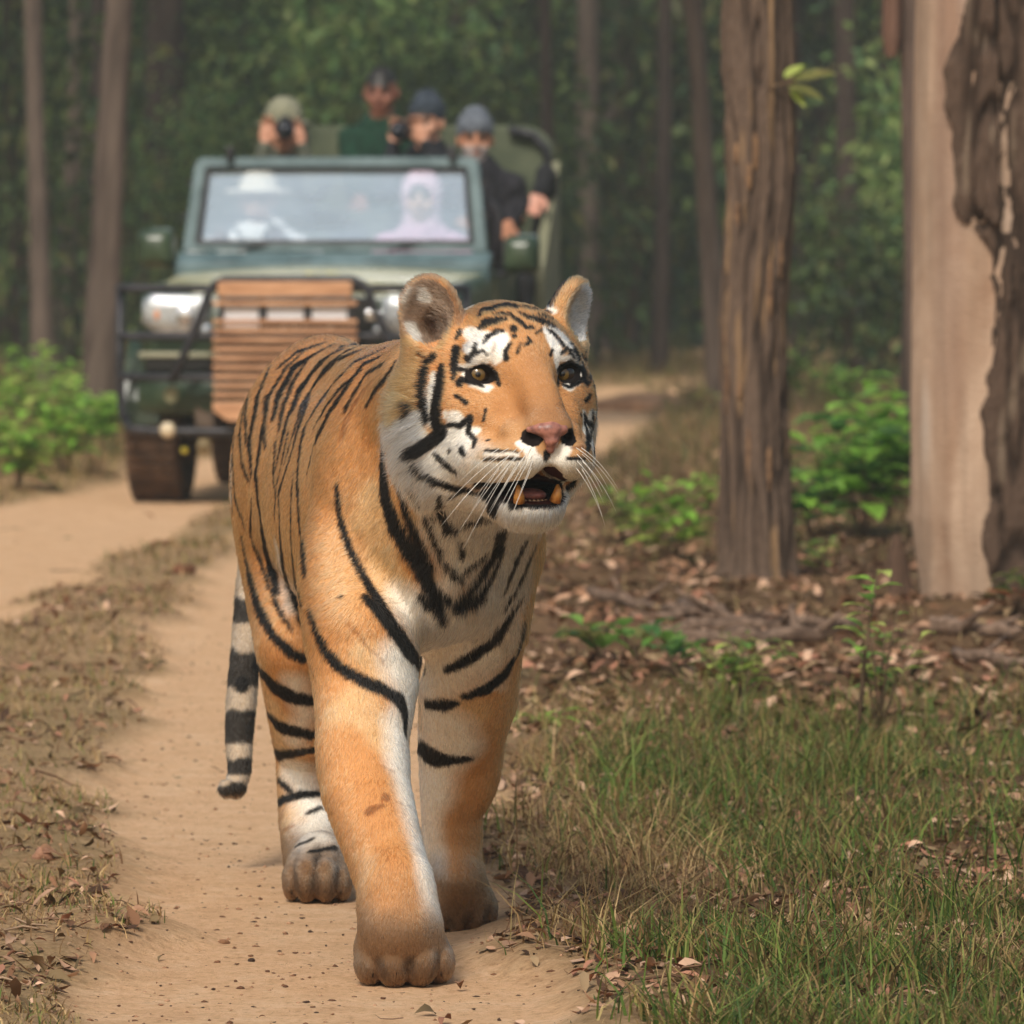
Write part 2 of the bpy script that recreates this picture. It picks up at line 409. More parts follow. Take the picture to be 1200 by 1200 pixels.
# pebbles and clods on the tracks
def pebbles(n, y0, y1, s0, s1, name, rng):
    x, y = scatter_band(n, y0, y1, rng); z = ground_z(x, y); s = rng.uniform(s0, s1, n) ** 1.0
    base = np.array([(1, 0, 0), (0, 1, 0), (-1, 0, 0), (0, -1, 0), (0, 0, 1), (0, 0, -1), (.6, .6, .5), (-.6, .6, .5), (-.6, -.6, .5), (.6, -.6, .5)], float)
    tri = np.array([(4, 0, 6), (4, 6, 1), (4, 1, 7), (4, 7, 2), (4, 2, 8), (4, 8, 3), (4, 3, 9), (4, 9, 0), (0, 5, 1), (1, 5, 2), (2, 5, 3), (3, 5, 0), (0, 1, 6), (1, 2, 7), (2, 3, 8), (3, 0, 9)])
    P = base[None] * rng.uniform(0.6, 1.3, (n, 10, 1)) * (s[:, None, None]) * np.stack([rng.uniform(.7, 1.4, n), rng.uniform(.7, 1.4, n), rng.uniform(.35, .8, n)], 1)[:, None, :]
    P += np.stack([x, y, z], 1)[:, None, :]
    F = (np.arange(n)[:, None, None] * 10 + tri[None]).reshape(-1, 3); me = np_mesh(name, P.reshape(-1, 3), F)
    C = np.array([lin(*c) for c in ((120, 84, 60), (150, 112, 84), (96, 66, 48), (172, 134, 104), (70, 52, 42))])
    vcol(me, np.repeat(C[rng.integers(0, 5, n)], 10, 0)); return tag(link(name, me, m_leaf, smooth=False), kind='stuff')
pebbles(9000, 9.0, 20, 0.0012, 0.0055, 'pebbles', GR)
# twigs
def twig_cloud(n, y0, y1, name, rng, Lr=(0.04, 0.22), keep=None):
    x, y = scatter_band(n, y0, y1, rng); k = verge_keep(x, y, rng, 0.06); x, y = x[k], y[k]; n = len(x)
    a = rng.uniform(0, 2 * np.pi, n); Lh = rng.uniform(*Lr, n) / 2; r = rng.uniform(0.0007, 0.0024, n)
    pts = []
    for t in (-1, -0.2, 0.5, 1):
        bx = x + np.cos(a) * Lh * t + rng.normal(0, 0.1, n) * Lh; by = y + np.sin(a) * Lh * t; pts.append(np.stack([bx, by, ground_z(bx, by) + r + rng.uniform(0, 0.014, n)], 1))
    V = []
    for p, s in zip(pts, (1, 1, 0.8, 0.4)):
        side = np.stack([-np.sin(a), np.cos(a), 0 * a], 1)
        V += [p + side * (r * s)[:, None], p - side * (r * s)[:, None] * 0.5 + np.array((0, 0, 1)) * (r * s)[:, None], p - side * (r * s)[:, None] * 0.6 - np.array((0, 0, 1)) * (r * s)[:, None]]
    V = np.stack(V, 1); q = [(j * 3 + i, j * 3 + (i + 1) % 3, (j + 1) * 3 + (i + 1) % 3, (j + 1) * 3 + i) for j in range(3) for i in range(3)]
    F = (np.arange(n)[:, None, None] * 12 + np.array(q)[None]).reshape(-1, 4); me = np_mesh(name, V.reshape(-1, 3), F)
    C = np.array([lin(*c) for c in ((92, 66, 50), (130, 100, 78), (66, 48, 38), (156, 130, 106))])
    vcol(me, np.repeat(C[rng.integers(0, 4, n)], 12, 0)); return tag(link(name, me, m_leaf), kind='stuff')
twig_cloud(1500, 9.0, 26, 'fallen_twigs', GR, (0.02, 0.13))

# grass
m_grass = mat('grass_blade', (0.1, 0.15, 0.04), 0.6, 0, 0.25); N, L, b = nodes(m_grass)
a_ = N.new('ShaderNodeAttribute'); a_.attribute_name = 'Col'; L.new(a_.outputs['Color'], b.inputs['Base Color'])
tr = N.new('ShaderNodeBsdfTranslucent'); L.new(a_.outputs['Color'], tr.inputs[0]); mx = N.new('ShaderNodeMixShader'); mx.inputs[0].default_value = 0.35
L.new(b.outputs[0], mx.inputs[1]); L.new(tr.outputs[0], mx.inputs[2]); L.new(mx.outputs[0], N['Material Output'].inputs[0])
def grass(name, x, y, h, w, cols, rng, lean=0.5):
    n = len(x); z = ground_z(x, y) - 0.004; a = rng.uniform(0, 2 * np.pi, n); ln = np.abs(rng.normal(lean, 0.35, n)); wa = a + np.pi / 2 + rng.normal(0, .6, n)
    dx, dy = np.cos(a), np.sin(a); wx, wy = np.cos(wa), np.sin(wa); V = []
    for t in (0, 0.35, 0.7, 1.0):
        bend = ln * t * t; cx = x + dx * bend * h; cy = y + dy * bend * h; cz = z + h * (t - 0.35 * np.minimum(ln, 1.2) * t * t)
        ww = w * (1 - t) ** 0.6 / 2 if t < 1 else 0 * w
        V += [np.stack([cx - wx * ww, cy - wy * ww, cz], 1)] + ([np.stack([cx + wx * ww, cy + wy * ww, cz], 1)] if t < 1 else [])
    V = np.stack(V, 1); q = np.array([(0, 1, 3), (0, 3, 2), (2, 3, 5), (2, 5, 4), (4, 5, 6)])
    F = (np.arange(n)[:, None, None] * 7 + q[None]).reshape(-1, 3); me = np_mesh(name, V.reshape(-1, 3), F)
    c = cols[rng.integers(0, len(cols), n)] * rng.uniform(0.7, 1.3, n)[:, None]
    vcol(me, np.repeat(c, 7, 0)); return tag(link(name, me, m_grass), kind='stuff')
GREEN = np.array([lin(*c) for c in ((88, 112, 46), (74, 98, 40), (106, 124, 54), (124, 130, 66), (150, 136, 84), (136, 112, 68), (64, 86, 40), (112, 88, 56))])
STRAW = np.array([lin(*c) for c in ((184, 156, 108), (162, 130, 86), (204, 174, 126), (134, 104, 70), (168, 150, 98), (116, 84, 56))])
GN = lambda x, y, s, k: hashn(np.stack([x, y, 0 * x], 1), s, k)
# foreground right: long mixed grass in tussocks
x, y = scatter_band(155000, 8.0, 17.5, GR); t, d = track(x, y)
right = (x > np.interp(y, RT[:, 0], RT[:, 1])) & (d > 0.0)
dens = sstep(d, 0.0, 0.25) * (1 - sstep(y, 13.4, 15.6)) * (0.05 + 0.95 * sstep(GN(x, y, 7, 31) * 0.6 + GN(x, y, 2.1, 36) * 0.5, 0.42, 0.66))
k = right & (GR.random(len(x)) < dens); x, y = x[k], y[k]
gr_ = sstep(GN(x, y, 1.6, 32) + 0.40 * sstep(x, 0.15, 0.6) - 0.15, 0.25, 0.6); isg = GR.random(len(x)) < gr_ * 0.9 + 0.05
hh = GR.uniform(0.03, 0.16, len(x)) * (0.25 + 1.2 * GN(x, y, 4.5, 33)) * np.where(y < 10.8, 0.9, 1.0)
grass('green_grass', x[isg], y[isg], hh[isg], GR.uniform(0.002, 0.006, isg.sum()), GREEN, GR, 0.75)
grass('dry_grass', x[~isg], y[~isg], hh[~isg] * 0.9, GR.uniform(0.0014, 0.0038, (~isg).sum()), STRAW, GR, 1.0)
# a few long stalks
x, y = scatter_band(700, 9.3, 13.5, GR); t, d = track(x, y); k = (x > np.interp(y, RT[:, 0], RT[:, 1])) & (d > 0.1); x, y = x[k], y[k]
grass('long_grass_stalks', x, y, GR.uniform(0.10, 0.2, len(x)), GR.uniform(0.0015, 0.0028, len(x)), np.concatenate([STRAW, GREEN]), GR, 0.7)
# verge between the tracks and left bank: short dull tufts
x, y = scatter_band(165000, 8.6, 36, GR); t, d = track(x, y); left = x < np.interp(y, RT[:, 0], RT[:, 1])
k = (d > 0.02) & (GR.random(len(x)) < np.where(left, 1.0, np.where(y > 22, 0.5, 0.05)) * (0.25 + 0.75 * sstep(GN(x, y, 2.6, 35), 0.35, 0.6))); x, y = x[k], y[k]
mixc = np.concatenate([STRAW, STRAW, STRAW, GREEN])
grass('short_verge_grass', x, y, GR.uniform(0.010, 0.040, len(x)) * (1 + 0.06 * (y - 9)), GR.uniform(0.0015, 0.004, len(x)) * (1 + 0.05 * (y - 9)), mixc, GR, 0.8)
# far verges seen past the trees: dry knee-high grass
x = GR.uniform(-8, 9, 70000); y = GR.uniform(30, 62, 70000); t, d = track(x, y); k = (d > 0.15) & (np.abs(x) < 0.083 * y + 2.0)
x, y = x[k], y[k]; farc = np.array([lin(*c) for c in ((150, 122, 84), (128, 112, 66), (92, 100, 52), (160, 126, 96), (112, 104, 60))])
grass('far_dry_grass', x, y, GR.uniform(0.06, 0.22, len(x)), GR.uniform(0.006, 0.014, len(x)), farc, GR, 0.6)

# ------------------------------------------------------------------ trees
def bark_trunk(name, path, radii, col1, col2, rng, parent, ns=64, ridges=9, depth=0.12, col3=None, a0=0, a1=2 * math.pi, twist=0.3, blocks=True, nstep=0.03, seed=0, wave=1.0):
    """a trunk or a piece of bark round a trunk: path of points, furrowed surface, colour that goes with the plates"""
    path = np.array(path, float); L_ = np.concatenate([[0], np.cumsum(np.linalg.norm(np.diff(path, axis=0), axis=1))])
    nr = max(int(L_[-1] / nstep), 3); s = np.linspace(0, L_[-1], nr + 1)
    C = np.stack([np.interp(s, L_, path[:, k]) for k in range(3)], 1); Rr = np.interp(s, L_, radii)
    full = abs(a1 - a0 - 2 * math.pi) < 1e-6; A = np.linspace(a0, a1, ns, endpoint=not full)
    SS, AA = np.meshgrid(s, A, indexing='ij')
    q = np.stack([np.cos(AA) * 1.0, np.sin(AA) * 1.0, SS * 0.62], -1).reshape(-1, 3)
    q = q + (np.stack([hashn(q, 2.6, seed + 50 + k) - 0.5 for k in range(3)], 1)) * 0.22
    n1 = hashn(q, ridges * 0.55, seed + 1); n2 = hashn(q * np.array((1, 1, 2.2)), ridges * 1.4, seed + 2); n3 = hashn(q * np.array((1, 1, 6)), ridges * 2.5, seed + 3)
    fur = np.abs(n1 - 0.5) * 2; fur = sstep(fur, 0.0, 0.35); h = (fur * 0.6 + n2 * 0.3 + n3 * 0.25 * (1 if blocks else 0.2) - 0.5) * depth
    big = (hashn(np.stack([np.cos(AA).ravel(), np.sin(AA).ravel(), SS.ravel() * 0.8], 1), 1.3, seed + 7) - 0.5) * 0.22 * wave
    RR = (np.repeat(Rr, len(A)) * (1 + h + big)).reshape(SS.shape)
    X = C[:, 0][:, None] + RR * np.cos(AA); Y = C[:, 1][:, None] + RR * np.sin(AA); Z = C[:, 2][:, None] + 0 * RR
    V = np.stack([X, Y, Z], -1).reshape(-1, 3); m, k = SS.shape; I = np.arange(m * k).reshape(m, k)
    J2 = np.roll(I, -1, 1) if full else I[:, 1:]; I2 = I if full else I[:, :-1]
    F = np.stack([I2[:-1].ravel(), J2[:-1].ravel(), J2[1:].ravel(), I2[1:].ravel()], 1)
    f = np.clip(fur * 0.55 + n3 * 0.5 + n2 * 0.2 - 0.1, 0, 1)[:, None]
    col = np.array(col1) * (1 - f) + np.array(col2) * f
    if col3 is not None:
        g = 0.8 * sstep(hashn(q, ridges * 0.8, seed + 9), 0.70, 0.86)[:, None]; col = col * (1 - g) + np.array(col3) * g
    return V, F, col
m_bark = attr_mat('bark', 0.9, 0.1)
_N, _L, _b = nodes(m_bark); _t = _N.new('ShaderNodeTexCoord'); _n2 = _N.new('ShaderNodeTexNoise'); _n2.inputs['Scale'].default_value = 90; _n2.inputs['Detail'].default_value = 7
_L.new(_t.outputs['Object'], _n2.inputs['Vector']); _bp = _N.new('ShaderNodeBump'); _bp.inputs['Strength'].default_value = 0.7; _bp.inputs['Distance'].default_value = 0.008
_L.new(_n2.outputs['Fac'], _bp.inputs['Height']); _L.new(_bp.outputs[0], _b.inputs['Normal'])
def trunk_obj(name, data, parent, m=None):
    V, F, c = data; o = np.array(parent.location) if parent else 0
    me = np_mesh(name, V - o, F); vcol(me, c); return link(name, me, m or m_bark, parent)

# leaves for crowns and shrubs
def leaf_mat(name, tint=(1, 1, 1), rough=0.5):
    m = mat(name, (0.1, 0.15, 0.04), rough, 0, 0.3); N, L, b = nodes(m)
    a = N.new('ShaderNodeAttribute'); a.attribute_name = 'Col'; L.new(a.outputs['Color'], b.inputs['Base Color'])
    t = N.new('ShaderNodeBsdfTranslucent'); L.new(a.outputs['Color'], t.inputs[0]); x = N.new('ShaderNodeMixShader'); x.inputs[0].default_value = 0.4
    L.new(b.outputs[0], x.inputs[1]); L.new(t.outputs[0], x.inputs[2]); L.new(x.outputs[0], N['Material Output'].inputs[0]); return m
m_foliage = leaf_mat('foliage')
def leaves_mesh(name, P, D, size, cols, rng, asp=0.42, droop=0.3):
    """single leaves (6 points, folded along the rib) at points P growing along D"""
    n = len(P); D = D / (np.linalg.norm(D, axis=1)[:, None] + 1e-9); up = np.tile((0, 0, 1.0), (n, 1)) + rng.normal(0, 0.55, (n, 3))
    S_ = np.cross(D, up); S_ /= np.linalg.norm(S_, axis=1)[:, None] + 1e-9; Nn = np.cross(S_, D)
    V = []
    for t, w, dz in ((0, 0, 0), (0.33, 1, 0.02), (0.33, -1, 0.02), (0.7, 0.8, -0.03), (0.7, -0.8, -0.03), (1, 0, -0.1), (0.5, 0, -0.05)):
        V.append(P + D * (t * size)[:, None] + S_ * (w * asp * size / 2)[:, None] + Nn * (dz * size)[:, None] - np.array((0, 0, 1)) * (droop * t * t * size)[:, None])
    V = np.stack(V, 1); q = np.array([(0, 6, 1), (0, 2, 6), (1, 6, 3), (2, 4, 6), (3, 6, 5), (4, 5, 6)])
    F = (np.arange(n)[:, None, None] * 7 + q[None]).reshape(-1, 3); me = np_mesh(name, V.reshape(-1, 3), F)
    c = cols[rng.integers(0, len(cols), n)] * rng.uniform(0.65, 1.35, n)[:, None]; vcol(me, np.repeat(c, 7, 0)); me.materials.append(m_foliage); return me
def clump_points(n, rad, rng, clumps=14, tight=0.34, flat=1.0):
    c = rng.normal(0, 1, (clumps, 3)); c /= np.linalg.norm(c, axis=1)[:, None]; c *= rng.uniform(0.25, 0.95, (clumps, 1)) * np.array(rad)
    k = rng.integers(0, clumps, n); s = rng.uniform(0.5, 1.2, clumps)[k]
    d = rng.normal(0, 1, (n, 3)) * (tight * s)[:, None] * np.array(rad) * np.array((1, 1, flat)); return c[k] + d, d
BGG = np.array([lin(*c) for c in ((72, 94, 50), (56, 76, 46), (88, 108, 58), (62, 84, 54), (100, 118, 62), (46, 62, 40), (110, 112, 66))])
BGL = np.array([lin(*c) for c in ((120, 150, 84), (100, 134, 76), (138, 160, 92), (108, 140, 94), (150, 164, 100))])
def shrub_mesh(seed, rad, n, size, cols, clumps=14, tight=0.3):
    rng = np.random.default_rng(seed); P, d = clump_points(n, rad, rng, clumps, tight); P[:, 2] += rad[2] * 1.0
    P[:, 2] = np.abs(P[:, 2]); return leaves_mesh('foliage', P, d + rng.normal(0, 0.15, (n, 3)) * np.array(rad) + np.array((0, 0, 0.08)), rng.uniform(0.6, 1.3, n) * size, cols, rng)
SHR = [shrub_mesh(40 + i, (1.5, 1.3, 1.5 + 0.3 * i), 2600, 0.16, c, 16 + 4 * i, 0.26) for i, c in enumerate((BGG, BGG, BGL, BGG, BGL))]
m_stem = noise_mat('stem', lin(84, 66, 50), lin(110, 90, 70), 12, 0.9, 0.3)
def stems_mesh(seed, h, n=6, r=0.02, spread=0.7):
    rng = random.Random(seed); b = MB()
    for k in range(n):
        a = rng.uniform(0, 6.28); e = rng.uniform(0.2, 1) * spread; b.tube([(0.05 * math.cos(a), 0.05 * math.sin(a), -0.05), (e * .5 * math.cos(a), e * .5 * math.sin(a), h * .45), (e * math.cos(a + .3), e * math.sin(a + .3), h * rng.uniform(.8, 1.1))], [r, r * .7, r * .3], 6, cap=False)
    me = bpy.data.meshes.new('stems'); me.from_pydata(b.v, [], b.f); me.materials.append(m_stem); return me
STM = [stems_mesh(60 + i, 2.4 + 0.4 * i, 7, 0.022, 1.0) for i in range(3)]
def shrub(x, y, s, kind, rz, name='shrub', group=None, label=None, sz=None):
    z = float(ground_z(x, y)[0]); r = empty(name, (x, y, z), rz); r.scale = (s, s, sz or s)
    f = link('foliage', SHR[kind], None, r, smooth=False); st = link('stems', STM[kind % 3], None, r)
    tag(r, label, 'shrub', group); return r
rs = random.Random(21)
# shrubs and saplings that fill the view under the trees
ORD = ('first', 'second', 'third', 'fourth', 'fifth', 'sixth', 'seventh', 'eighth', 'ninth', 'tenth', 'eleventh', 'twelfth', 'thirteenth', 'fourteenth', 'fifteenth', 'sixteenth')
ROWN = ('nearest', 'second', 'third', 'farthest')
n_s = 0
LBL = ('dark leafy forest shrub standing among the trunks in the blurred background', 'paler green forest sapling clump in the blurred background')
for row, (yy, cnt, s0, s1) in enumerate(((50, 8, .6, .95), (60, 11, .9, 1.3), (74, 13, 1.1, 1.6), (92, 14, 1.5, 2.0))):
    for i in range(cnt):
        w = 0.086 * yy; x = -w + 2 * w * (i + rs.uniform(0.1, 0.9)) / cnt; y = yy + rs.uniform(-4, 5)
        t, d = track(np.array([x]), np.array([y]))
        s = rs.uniform(s0, s1)
        if d[0] < 1.2 * s and y < 66: x += 3.2
        kd = rs.randrange(5)
        shrub(x, y, s, kd, rs.uniform(0, 6.28), 'shrub', 'shrubs filling the forest behind the jeep', ORD[i] + ' shrub from the left in the ' + ROWN[row] + ' row behind the jeep, ' + ('pale green' if kd in (2, 4) else 'dark green'), s * rs.uniform(0.8, 1.25))
# tree crowns high over the back of the scene
CRN = []
for i in range(3):
    rng = np.random.default_rng(90 + i); P, d = clump_points(2600, (2.6, 2.6, 1.7), rng, 20, 0.28)
    CRN.append(leaves_mesh('crown', P, d, rng.uniform(0.6, 1.3, len(P)) * 0.34, BGG, rng))
def forest_tree(px0, px1, d, wpx, cols, crown=True, h=7.5, label=None, group=None, bend=0.0, name='tree', seed=0):
    """trunk that crosses the picture from (px0, top) to (px1, foot)"""
    foot = np.array((at(px1, 400, d)[0], d, 0.0)); foot[2] = ground_z(foot[0], d)[0] - 0.05
    top = np.array((at(px0, 0, d)[0], d, 0.0)); zt = CAM_H + 293 * mpp(d)
    k = h / zt; tx = foot[0] + (top[0] - foot[0]) * k; r = wpx * mpp(d) / 2
    root = empty(name, tuple(foot)); n = 7
    path = [(foot[0] + (tx - foot[0]) * t + bend * math.sin(t * math.pi), d + 0.1 * math.sin(5 * t), foot[2] + h * t) for t in [i / n for i in range(n + 1)]]
    rad = [r * (1.25 if i == 0 else 1.03 - 0.55 * i / n) for i in range(n + 1)]
    trunk_obj('trunk', bark_trunk('trunk', path, rad, cols[0], cols[1], None, root, ns=20, ridges=6, depth=0.14, nstep=0.12, seed=seed), root)
    b = MB(); rr = random.Random(seed)
    for j in range(4):
        a = rr.uniform(0, 6.28); p = Vector(path[-1 - (j % 3)]); q = p + Vector((math.cos(a) * 1.6, math.sin(a) * 1.6, rr.uniform(0.5, 1.4)))
        b.tube([p, (p + q) / 2 + Vector((0, 0, .2)), q], [r * .4, r * .28, r * .1], 6, cap=False)
    b.v = [tuple(Vector(v) - Vector(foot)) for v in b.v]; b.build('limbs', m_stem, root)
    if crown:
        c = link('crown', CRN[seed % 3], None, root, smooth=False); c.location = (tx - foot[0], 0, h - foot[2] * 0 + 0.2); c.rotation_euler = (0, 0, seed * 1.7)
        s = 1.0 + (seed % 4) * 0.12; c.scale = (s, s, s)
    return tag(root, label, 'tree', group)
DKB = (np.array(lin(44, 36, 33)), np.array(lin(74, 62, 56))); MDB = (np.array(lin(62, 52, 47)), np.array(lin(106, 92, 82))); PLB = (np.array(lin(112, 92, 76)), np.array(lin(160, 138, 116)))
BT = [  # x at the top of the picture, x at the foot, distance, width, tones, label
    (152, 112, 37, 37, MDB, 'pale grey slender tree nearest the left bushes, its trunk thickest of those there'),
    (104, 112, 58, 26, DKB, 'dim dark trunk close behind the pale slender tree at left'),
    (48, 52, 48, 24, MDB, 'thin brownish tree left of the pale slender tree'),
    (78, 74, 56, 22, MDB, 'thin tree standing between the pale slender tree and the leftmost brown one'),
    (203, 198, 56, 58, DKB, 'broad dark reddish trunk just left of the jeep windscreen'),
    (352, 372, 62, 30, DKB, 'dim trunk in the forest right above the hatted photographer'),
    (556, 566, 66, 50, DKB, 'broad dark brown trunk rising behind the man in the grey beanie'),
    (678, 684, 60, 32, MDB, 'slim trunk right behind the rear corner of the jeep'),
    (724, 732, 66, 30, DKB, 'dim trunk right of the slim one at the jeep corner'),
    (797, 846, 41, 26, MDB, 'thin leaning tree just left of the furrowed brown trunk'),
    (1000, 1003, 52, 30, DKB, 'thin dark trunk between the two big foreground trees'),
    (1062, 1066, 36, 26, DKB, 'thin trunk touching the left edge of the bare pale tree'),
    (-12, -8, 60, 36, DKB, 'dark trunk cut by the left edge of the picture'),
    (250, 262, 78, 30, DKB, 'faint far trunk behind the left side of the windscreen'),
    (430, 425, 84, 26, DKB, 'faint far trunk behind the man in the green jumper'),
    (622, 618, 80, 24, DKB, 'faint far trunk between the broad dark trunk and the slim one'),
    (900, 905, 84, 30, DKB, 'faint far trunk behind the furrowed brown trunk'),
    (955, 948, 70, 18, DKB, 'faint narrow trunk just right of the furrowed brown trunk'),
    (20, 26, 52, 22, DKB, 'dark thin trunk second from the left edge of the picture'),
    (176, 168, 64, 22, DKB, 'dark thin trunk between the slender tree and the broad reddish trunk'),
    (300, 292, 66, 24, DKB, 'dark trunk behind the left photographer, left of the hat'),
    (402, 398, 70, 22, DKB, 'dark trunk in the forest between the hatted and the standing passenger'),
    (648, 652, 54, 18, DKB, 'dark thin trunk just left of the slim one at the jeep corner'),
    (768, 772, 56, 20, DKB, 'dark thin trunk midway between the jeep corner and the furrowed trunk'),
    (942, 938, 56, 18, DKB, 'dark sapling trunk seen just right of the leafy twig'),
    (1028, 1032, 60, 20, DKB, 'dark thin trunk just left of the pale bare tree')]
for i, (a, c, d, w, cc, lb) in enumerate(BT):
    forest_tree(a, c, d, w, cc, i % 2 == 0 and i < 18, 6.2 + 0.045 * d, lb, 'trees of the forest behind the jeep', bend=(0.1 if i % 2 else -0.08), seed=i)
for i in range(16):                                     # further rows whose crowns close the forest
    d = rs.uniform(66, 104); px_ = -60 + 1320 * (i + rs.random()) / 16
    forest_tree(px_ + rs.uniform(-20, 20), px_, d, rs.uniform(16, 26), DKB, True, rs.uniform(7, 10), ORD[i] + ' dim far tree from the left, deep in the forest', 'dim trees deep in the forest', seed=30 + i)
# the far wood, one mass of leaves
rng = np.random.default_rng(5); n = 42000
P = np.stack([rng.uniform(-19, 19, n), rng.uniform(106, 124, n), rng.uniform(0, 1, n) ** 0.9 * 15], 1)
cc = sstep(hashn(P, 0.45, 3), 0.30, 0.5); P = P[rng.random(n) < 0.25 + 0.75 * cc]
me = leaves_mesh('far_wood', P, rng.normal(0, 1, P.shape), rng.uniform(0.35, 0.8, len(P)), BGG, rng, 0.7)
tag(link('far_wood', me, None, None, smooth=False), kind='stuff')

# the same wood going on at both sides, out of the picture, as one mass of leaves
rng = np.random.default_rng(6); n = 36000; y = rng.uniform(15, 110, n); sd = rng.choice([-1, 1], n); x = sd * (0.0822 * y + 1.6 + rng.uniform(0, 1, n) ** 1.3 * 12)
P = np.stack([x, y, rng.uniform(0, 1, n) ** 1.2 * (1.2 + 0.09 * y)], 1); cc = sstep(hashn(P, 0.6, 5), 0.35, 0.55); k = (rng.random(n) < 0.06 + 0.94 * cc) & (np.abs(x - np.interp(y, RT[:, 0], RT[:, 1])) > 2.2); P = P[k]
me = leaves_mesh('side_wood', P, rng.normal(0, 1, P.shape), rng.uniform(0.14, 0.40, len(P)), BGG, rng, 0.6)
tag(link('side_wood', me, None, None, smooth=False), kind='stuff')
# ------------------------------------------------------------------ the open safari jeep
JY = R(6.6); JO = np.array(((340 - 600) * mpp(27.6), 27.6, 0.0))
jeep = empty('jeep', tuple(JO), -JY)
tag(jeep, 'open dark green safari jeep with a slatted wooden guard over its grille, carrying passengers', 'jeep')
def jw(x, y, z):                                # jeep coordinates to the world
    return JO + np.array((x * math.cos(JY) + y * math.sin(JY), -x * math.sin(JY) + y * math.cos(JY), z))
m_green = noise_mat('jeep_green_paint', lin(34, 52, 38), lin(62, 76, 54), 6, 0.3, 0.06, spec=0.5)
m_camo = noise_mat('jeep_camouflage', lin(48, 64, 46), lin(128, 124, 94), 3.2, 0.5, 0.05, detail=2, lo=.46, hi=.54, c3=lin(86, 92, 66))
m_hood = noise_mat('sky_sheen_hood', lin(160, 158, 122), lin(196, 190, 154), 2.4, 0.25, 0.02, detail=2, spec=0.8)  # pale cream carries the sky's reflection in the paint colour
m_teal = noise_mat('dusty_teal_frame', lin(74, 94, 98), lin(102, 122, 126), 8, 0.4, 0.04)
m_blk = noise_mat('black_tube', lin(34, 34, 38), lin(58, 56, 60), 20, 0.4, 0.05)
m_rub = noise_mat('dusty_tyre', lin(66, 50, 38), lin(98, 74, 56), 12, 0.95, 0.4)
m_wood = noise_mat('varnished_slat', lin(164, 118, 84), lin(206, 158, 120), 6, 0.5, 0.2, stretch=(1, 8, 8))
m_chrome = mat('chrome', (0.85, 0.85, 0.9), 0.2, 0.9); m_white = mat('chrome_shine_white', (0.88, 0.88, 0.92), 0.3)
m_lens = noise_mat('headlamp_glass', (0.55, 0.58, 0.60), (0.85, 0.88, 0.9), 22, 0.12, 0.4, metal=0.55)
m_cv = noise_mat('dark_canvas', lin(66, 74, 58), lin(92, 98, 78), 6, 0.9, 0.3)
m_kh = noise_mat('khaki_side', lin(120, 120, 96), lin(142, 140, 114), 4, 0.8, 0.15)
m_dk = mat('dark_underside', (0.02, 0.018, 0.016), 0.9)
m_steel = noise_mat('dirty_steel', lin(70, 60, 52), lin(104, 88, 74), 14, 0.7, 0.3)
def jb(name, mb, m, par=None, **k): return mb.build(name, m, par or jeep, **k)
def rrect(x0, z0, x1, z1, r, n=4):
    o = []
    for cx_, cz_, a in ((x1 - r, z1 - r, 0), (x0 + r, z1 - r, 90), (x0 + r, z0 + r, 180), (x1 - r, z0 + r, 270)):
        for i in range(n + 1): q = R(a + 90 * i / n); o.append((cx_ + r * math.cos(q), cz_ + r * math.sin(q)))
    return o
# body: front fenders and nose lofted, tub behind
def ring(y, w, z0, z1, r): return [(a, y, c) for a, c in rrect(-w, z0, w, z1, r, 4)]
jb('body', MB().loft([ring(.20, .66, .52, .93, .05), ring(.24, .71, .48, .965, .07), ring(.45, .735, .46, .985, .06), ring(1.3, .745, .46, 1.03, .05), ring(1.42, .745, .46, 1.06, .04)]), m_green, smooth=True)
hood = MB().loft([[(x * w, y, z + .035 * (1 - x * x) * 1.0) for x in (-1, -.92, -.7, -.35, 0, .35, .7, .92, 1)] + [(w, y, z - .06), (-w, y, z - .06)] for y, w, z in ((.215, .57, .935), (.25, .60, .962), (.40, .64, .985), (.85, .68, 1.012), (1.30, .71, 1.03))])
ho = jb('hood', hood, m_hood, smooth=True, bevel=.01)
def lettering(txt, loc, size, m, par, rot=(R(90), 0, 0), name='lettering', ext=0.002):
    cu = bpy.data.curves.new(name, 'FONT'); cu.body = txt; cu.size = size; cu.align_x = 'CENTER'; cu.align_y = 'CENTER'; cu.extrude = ext
    o = bpy.data.objects.new(name, cu); COL.objects.link(o); o.parent = par; o.location = loc; o.rotation_euler = rot; cu.materials.append(m); return o
m_yl = mat('yellow_marking', lin(206, 190, 60), 0.5)
for i, (x, w) in enumerate(((-.045, .028), (-.005, .010), (.04, .022), (.072, .02))):   # worn yellow marks on the hood, too blurred to read
    jb('yellow_mark', MB().box((x + .05, .56, 1.038), (w, .05, .004)), m_yl, ho)
# cowl
jb('cowl', MB().loft([[(x, 1.28, 1.0), (x, 1.28, 1.075), (x, 1.36, 1.13), (x, 1.45, 1.13), (x, 1.45, 1.0)] for x in (-.735, -.72, .72, .735)]), m_teal, bevel=.01)
for x in (-.5, -.15, .2, .52): jb('wiper_mount', MB().box((x, 1.30, 1.085), (.11, .012, .012)), m_blk)
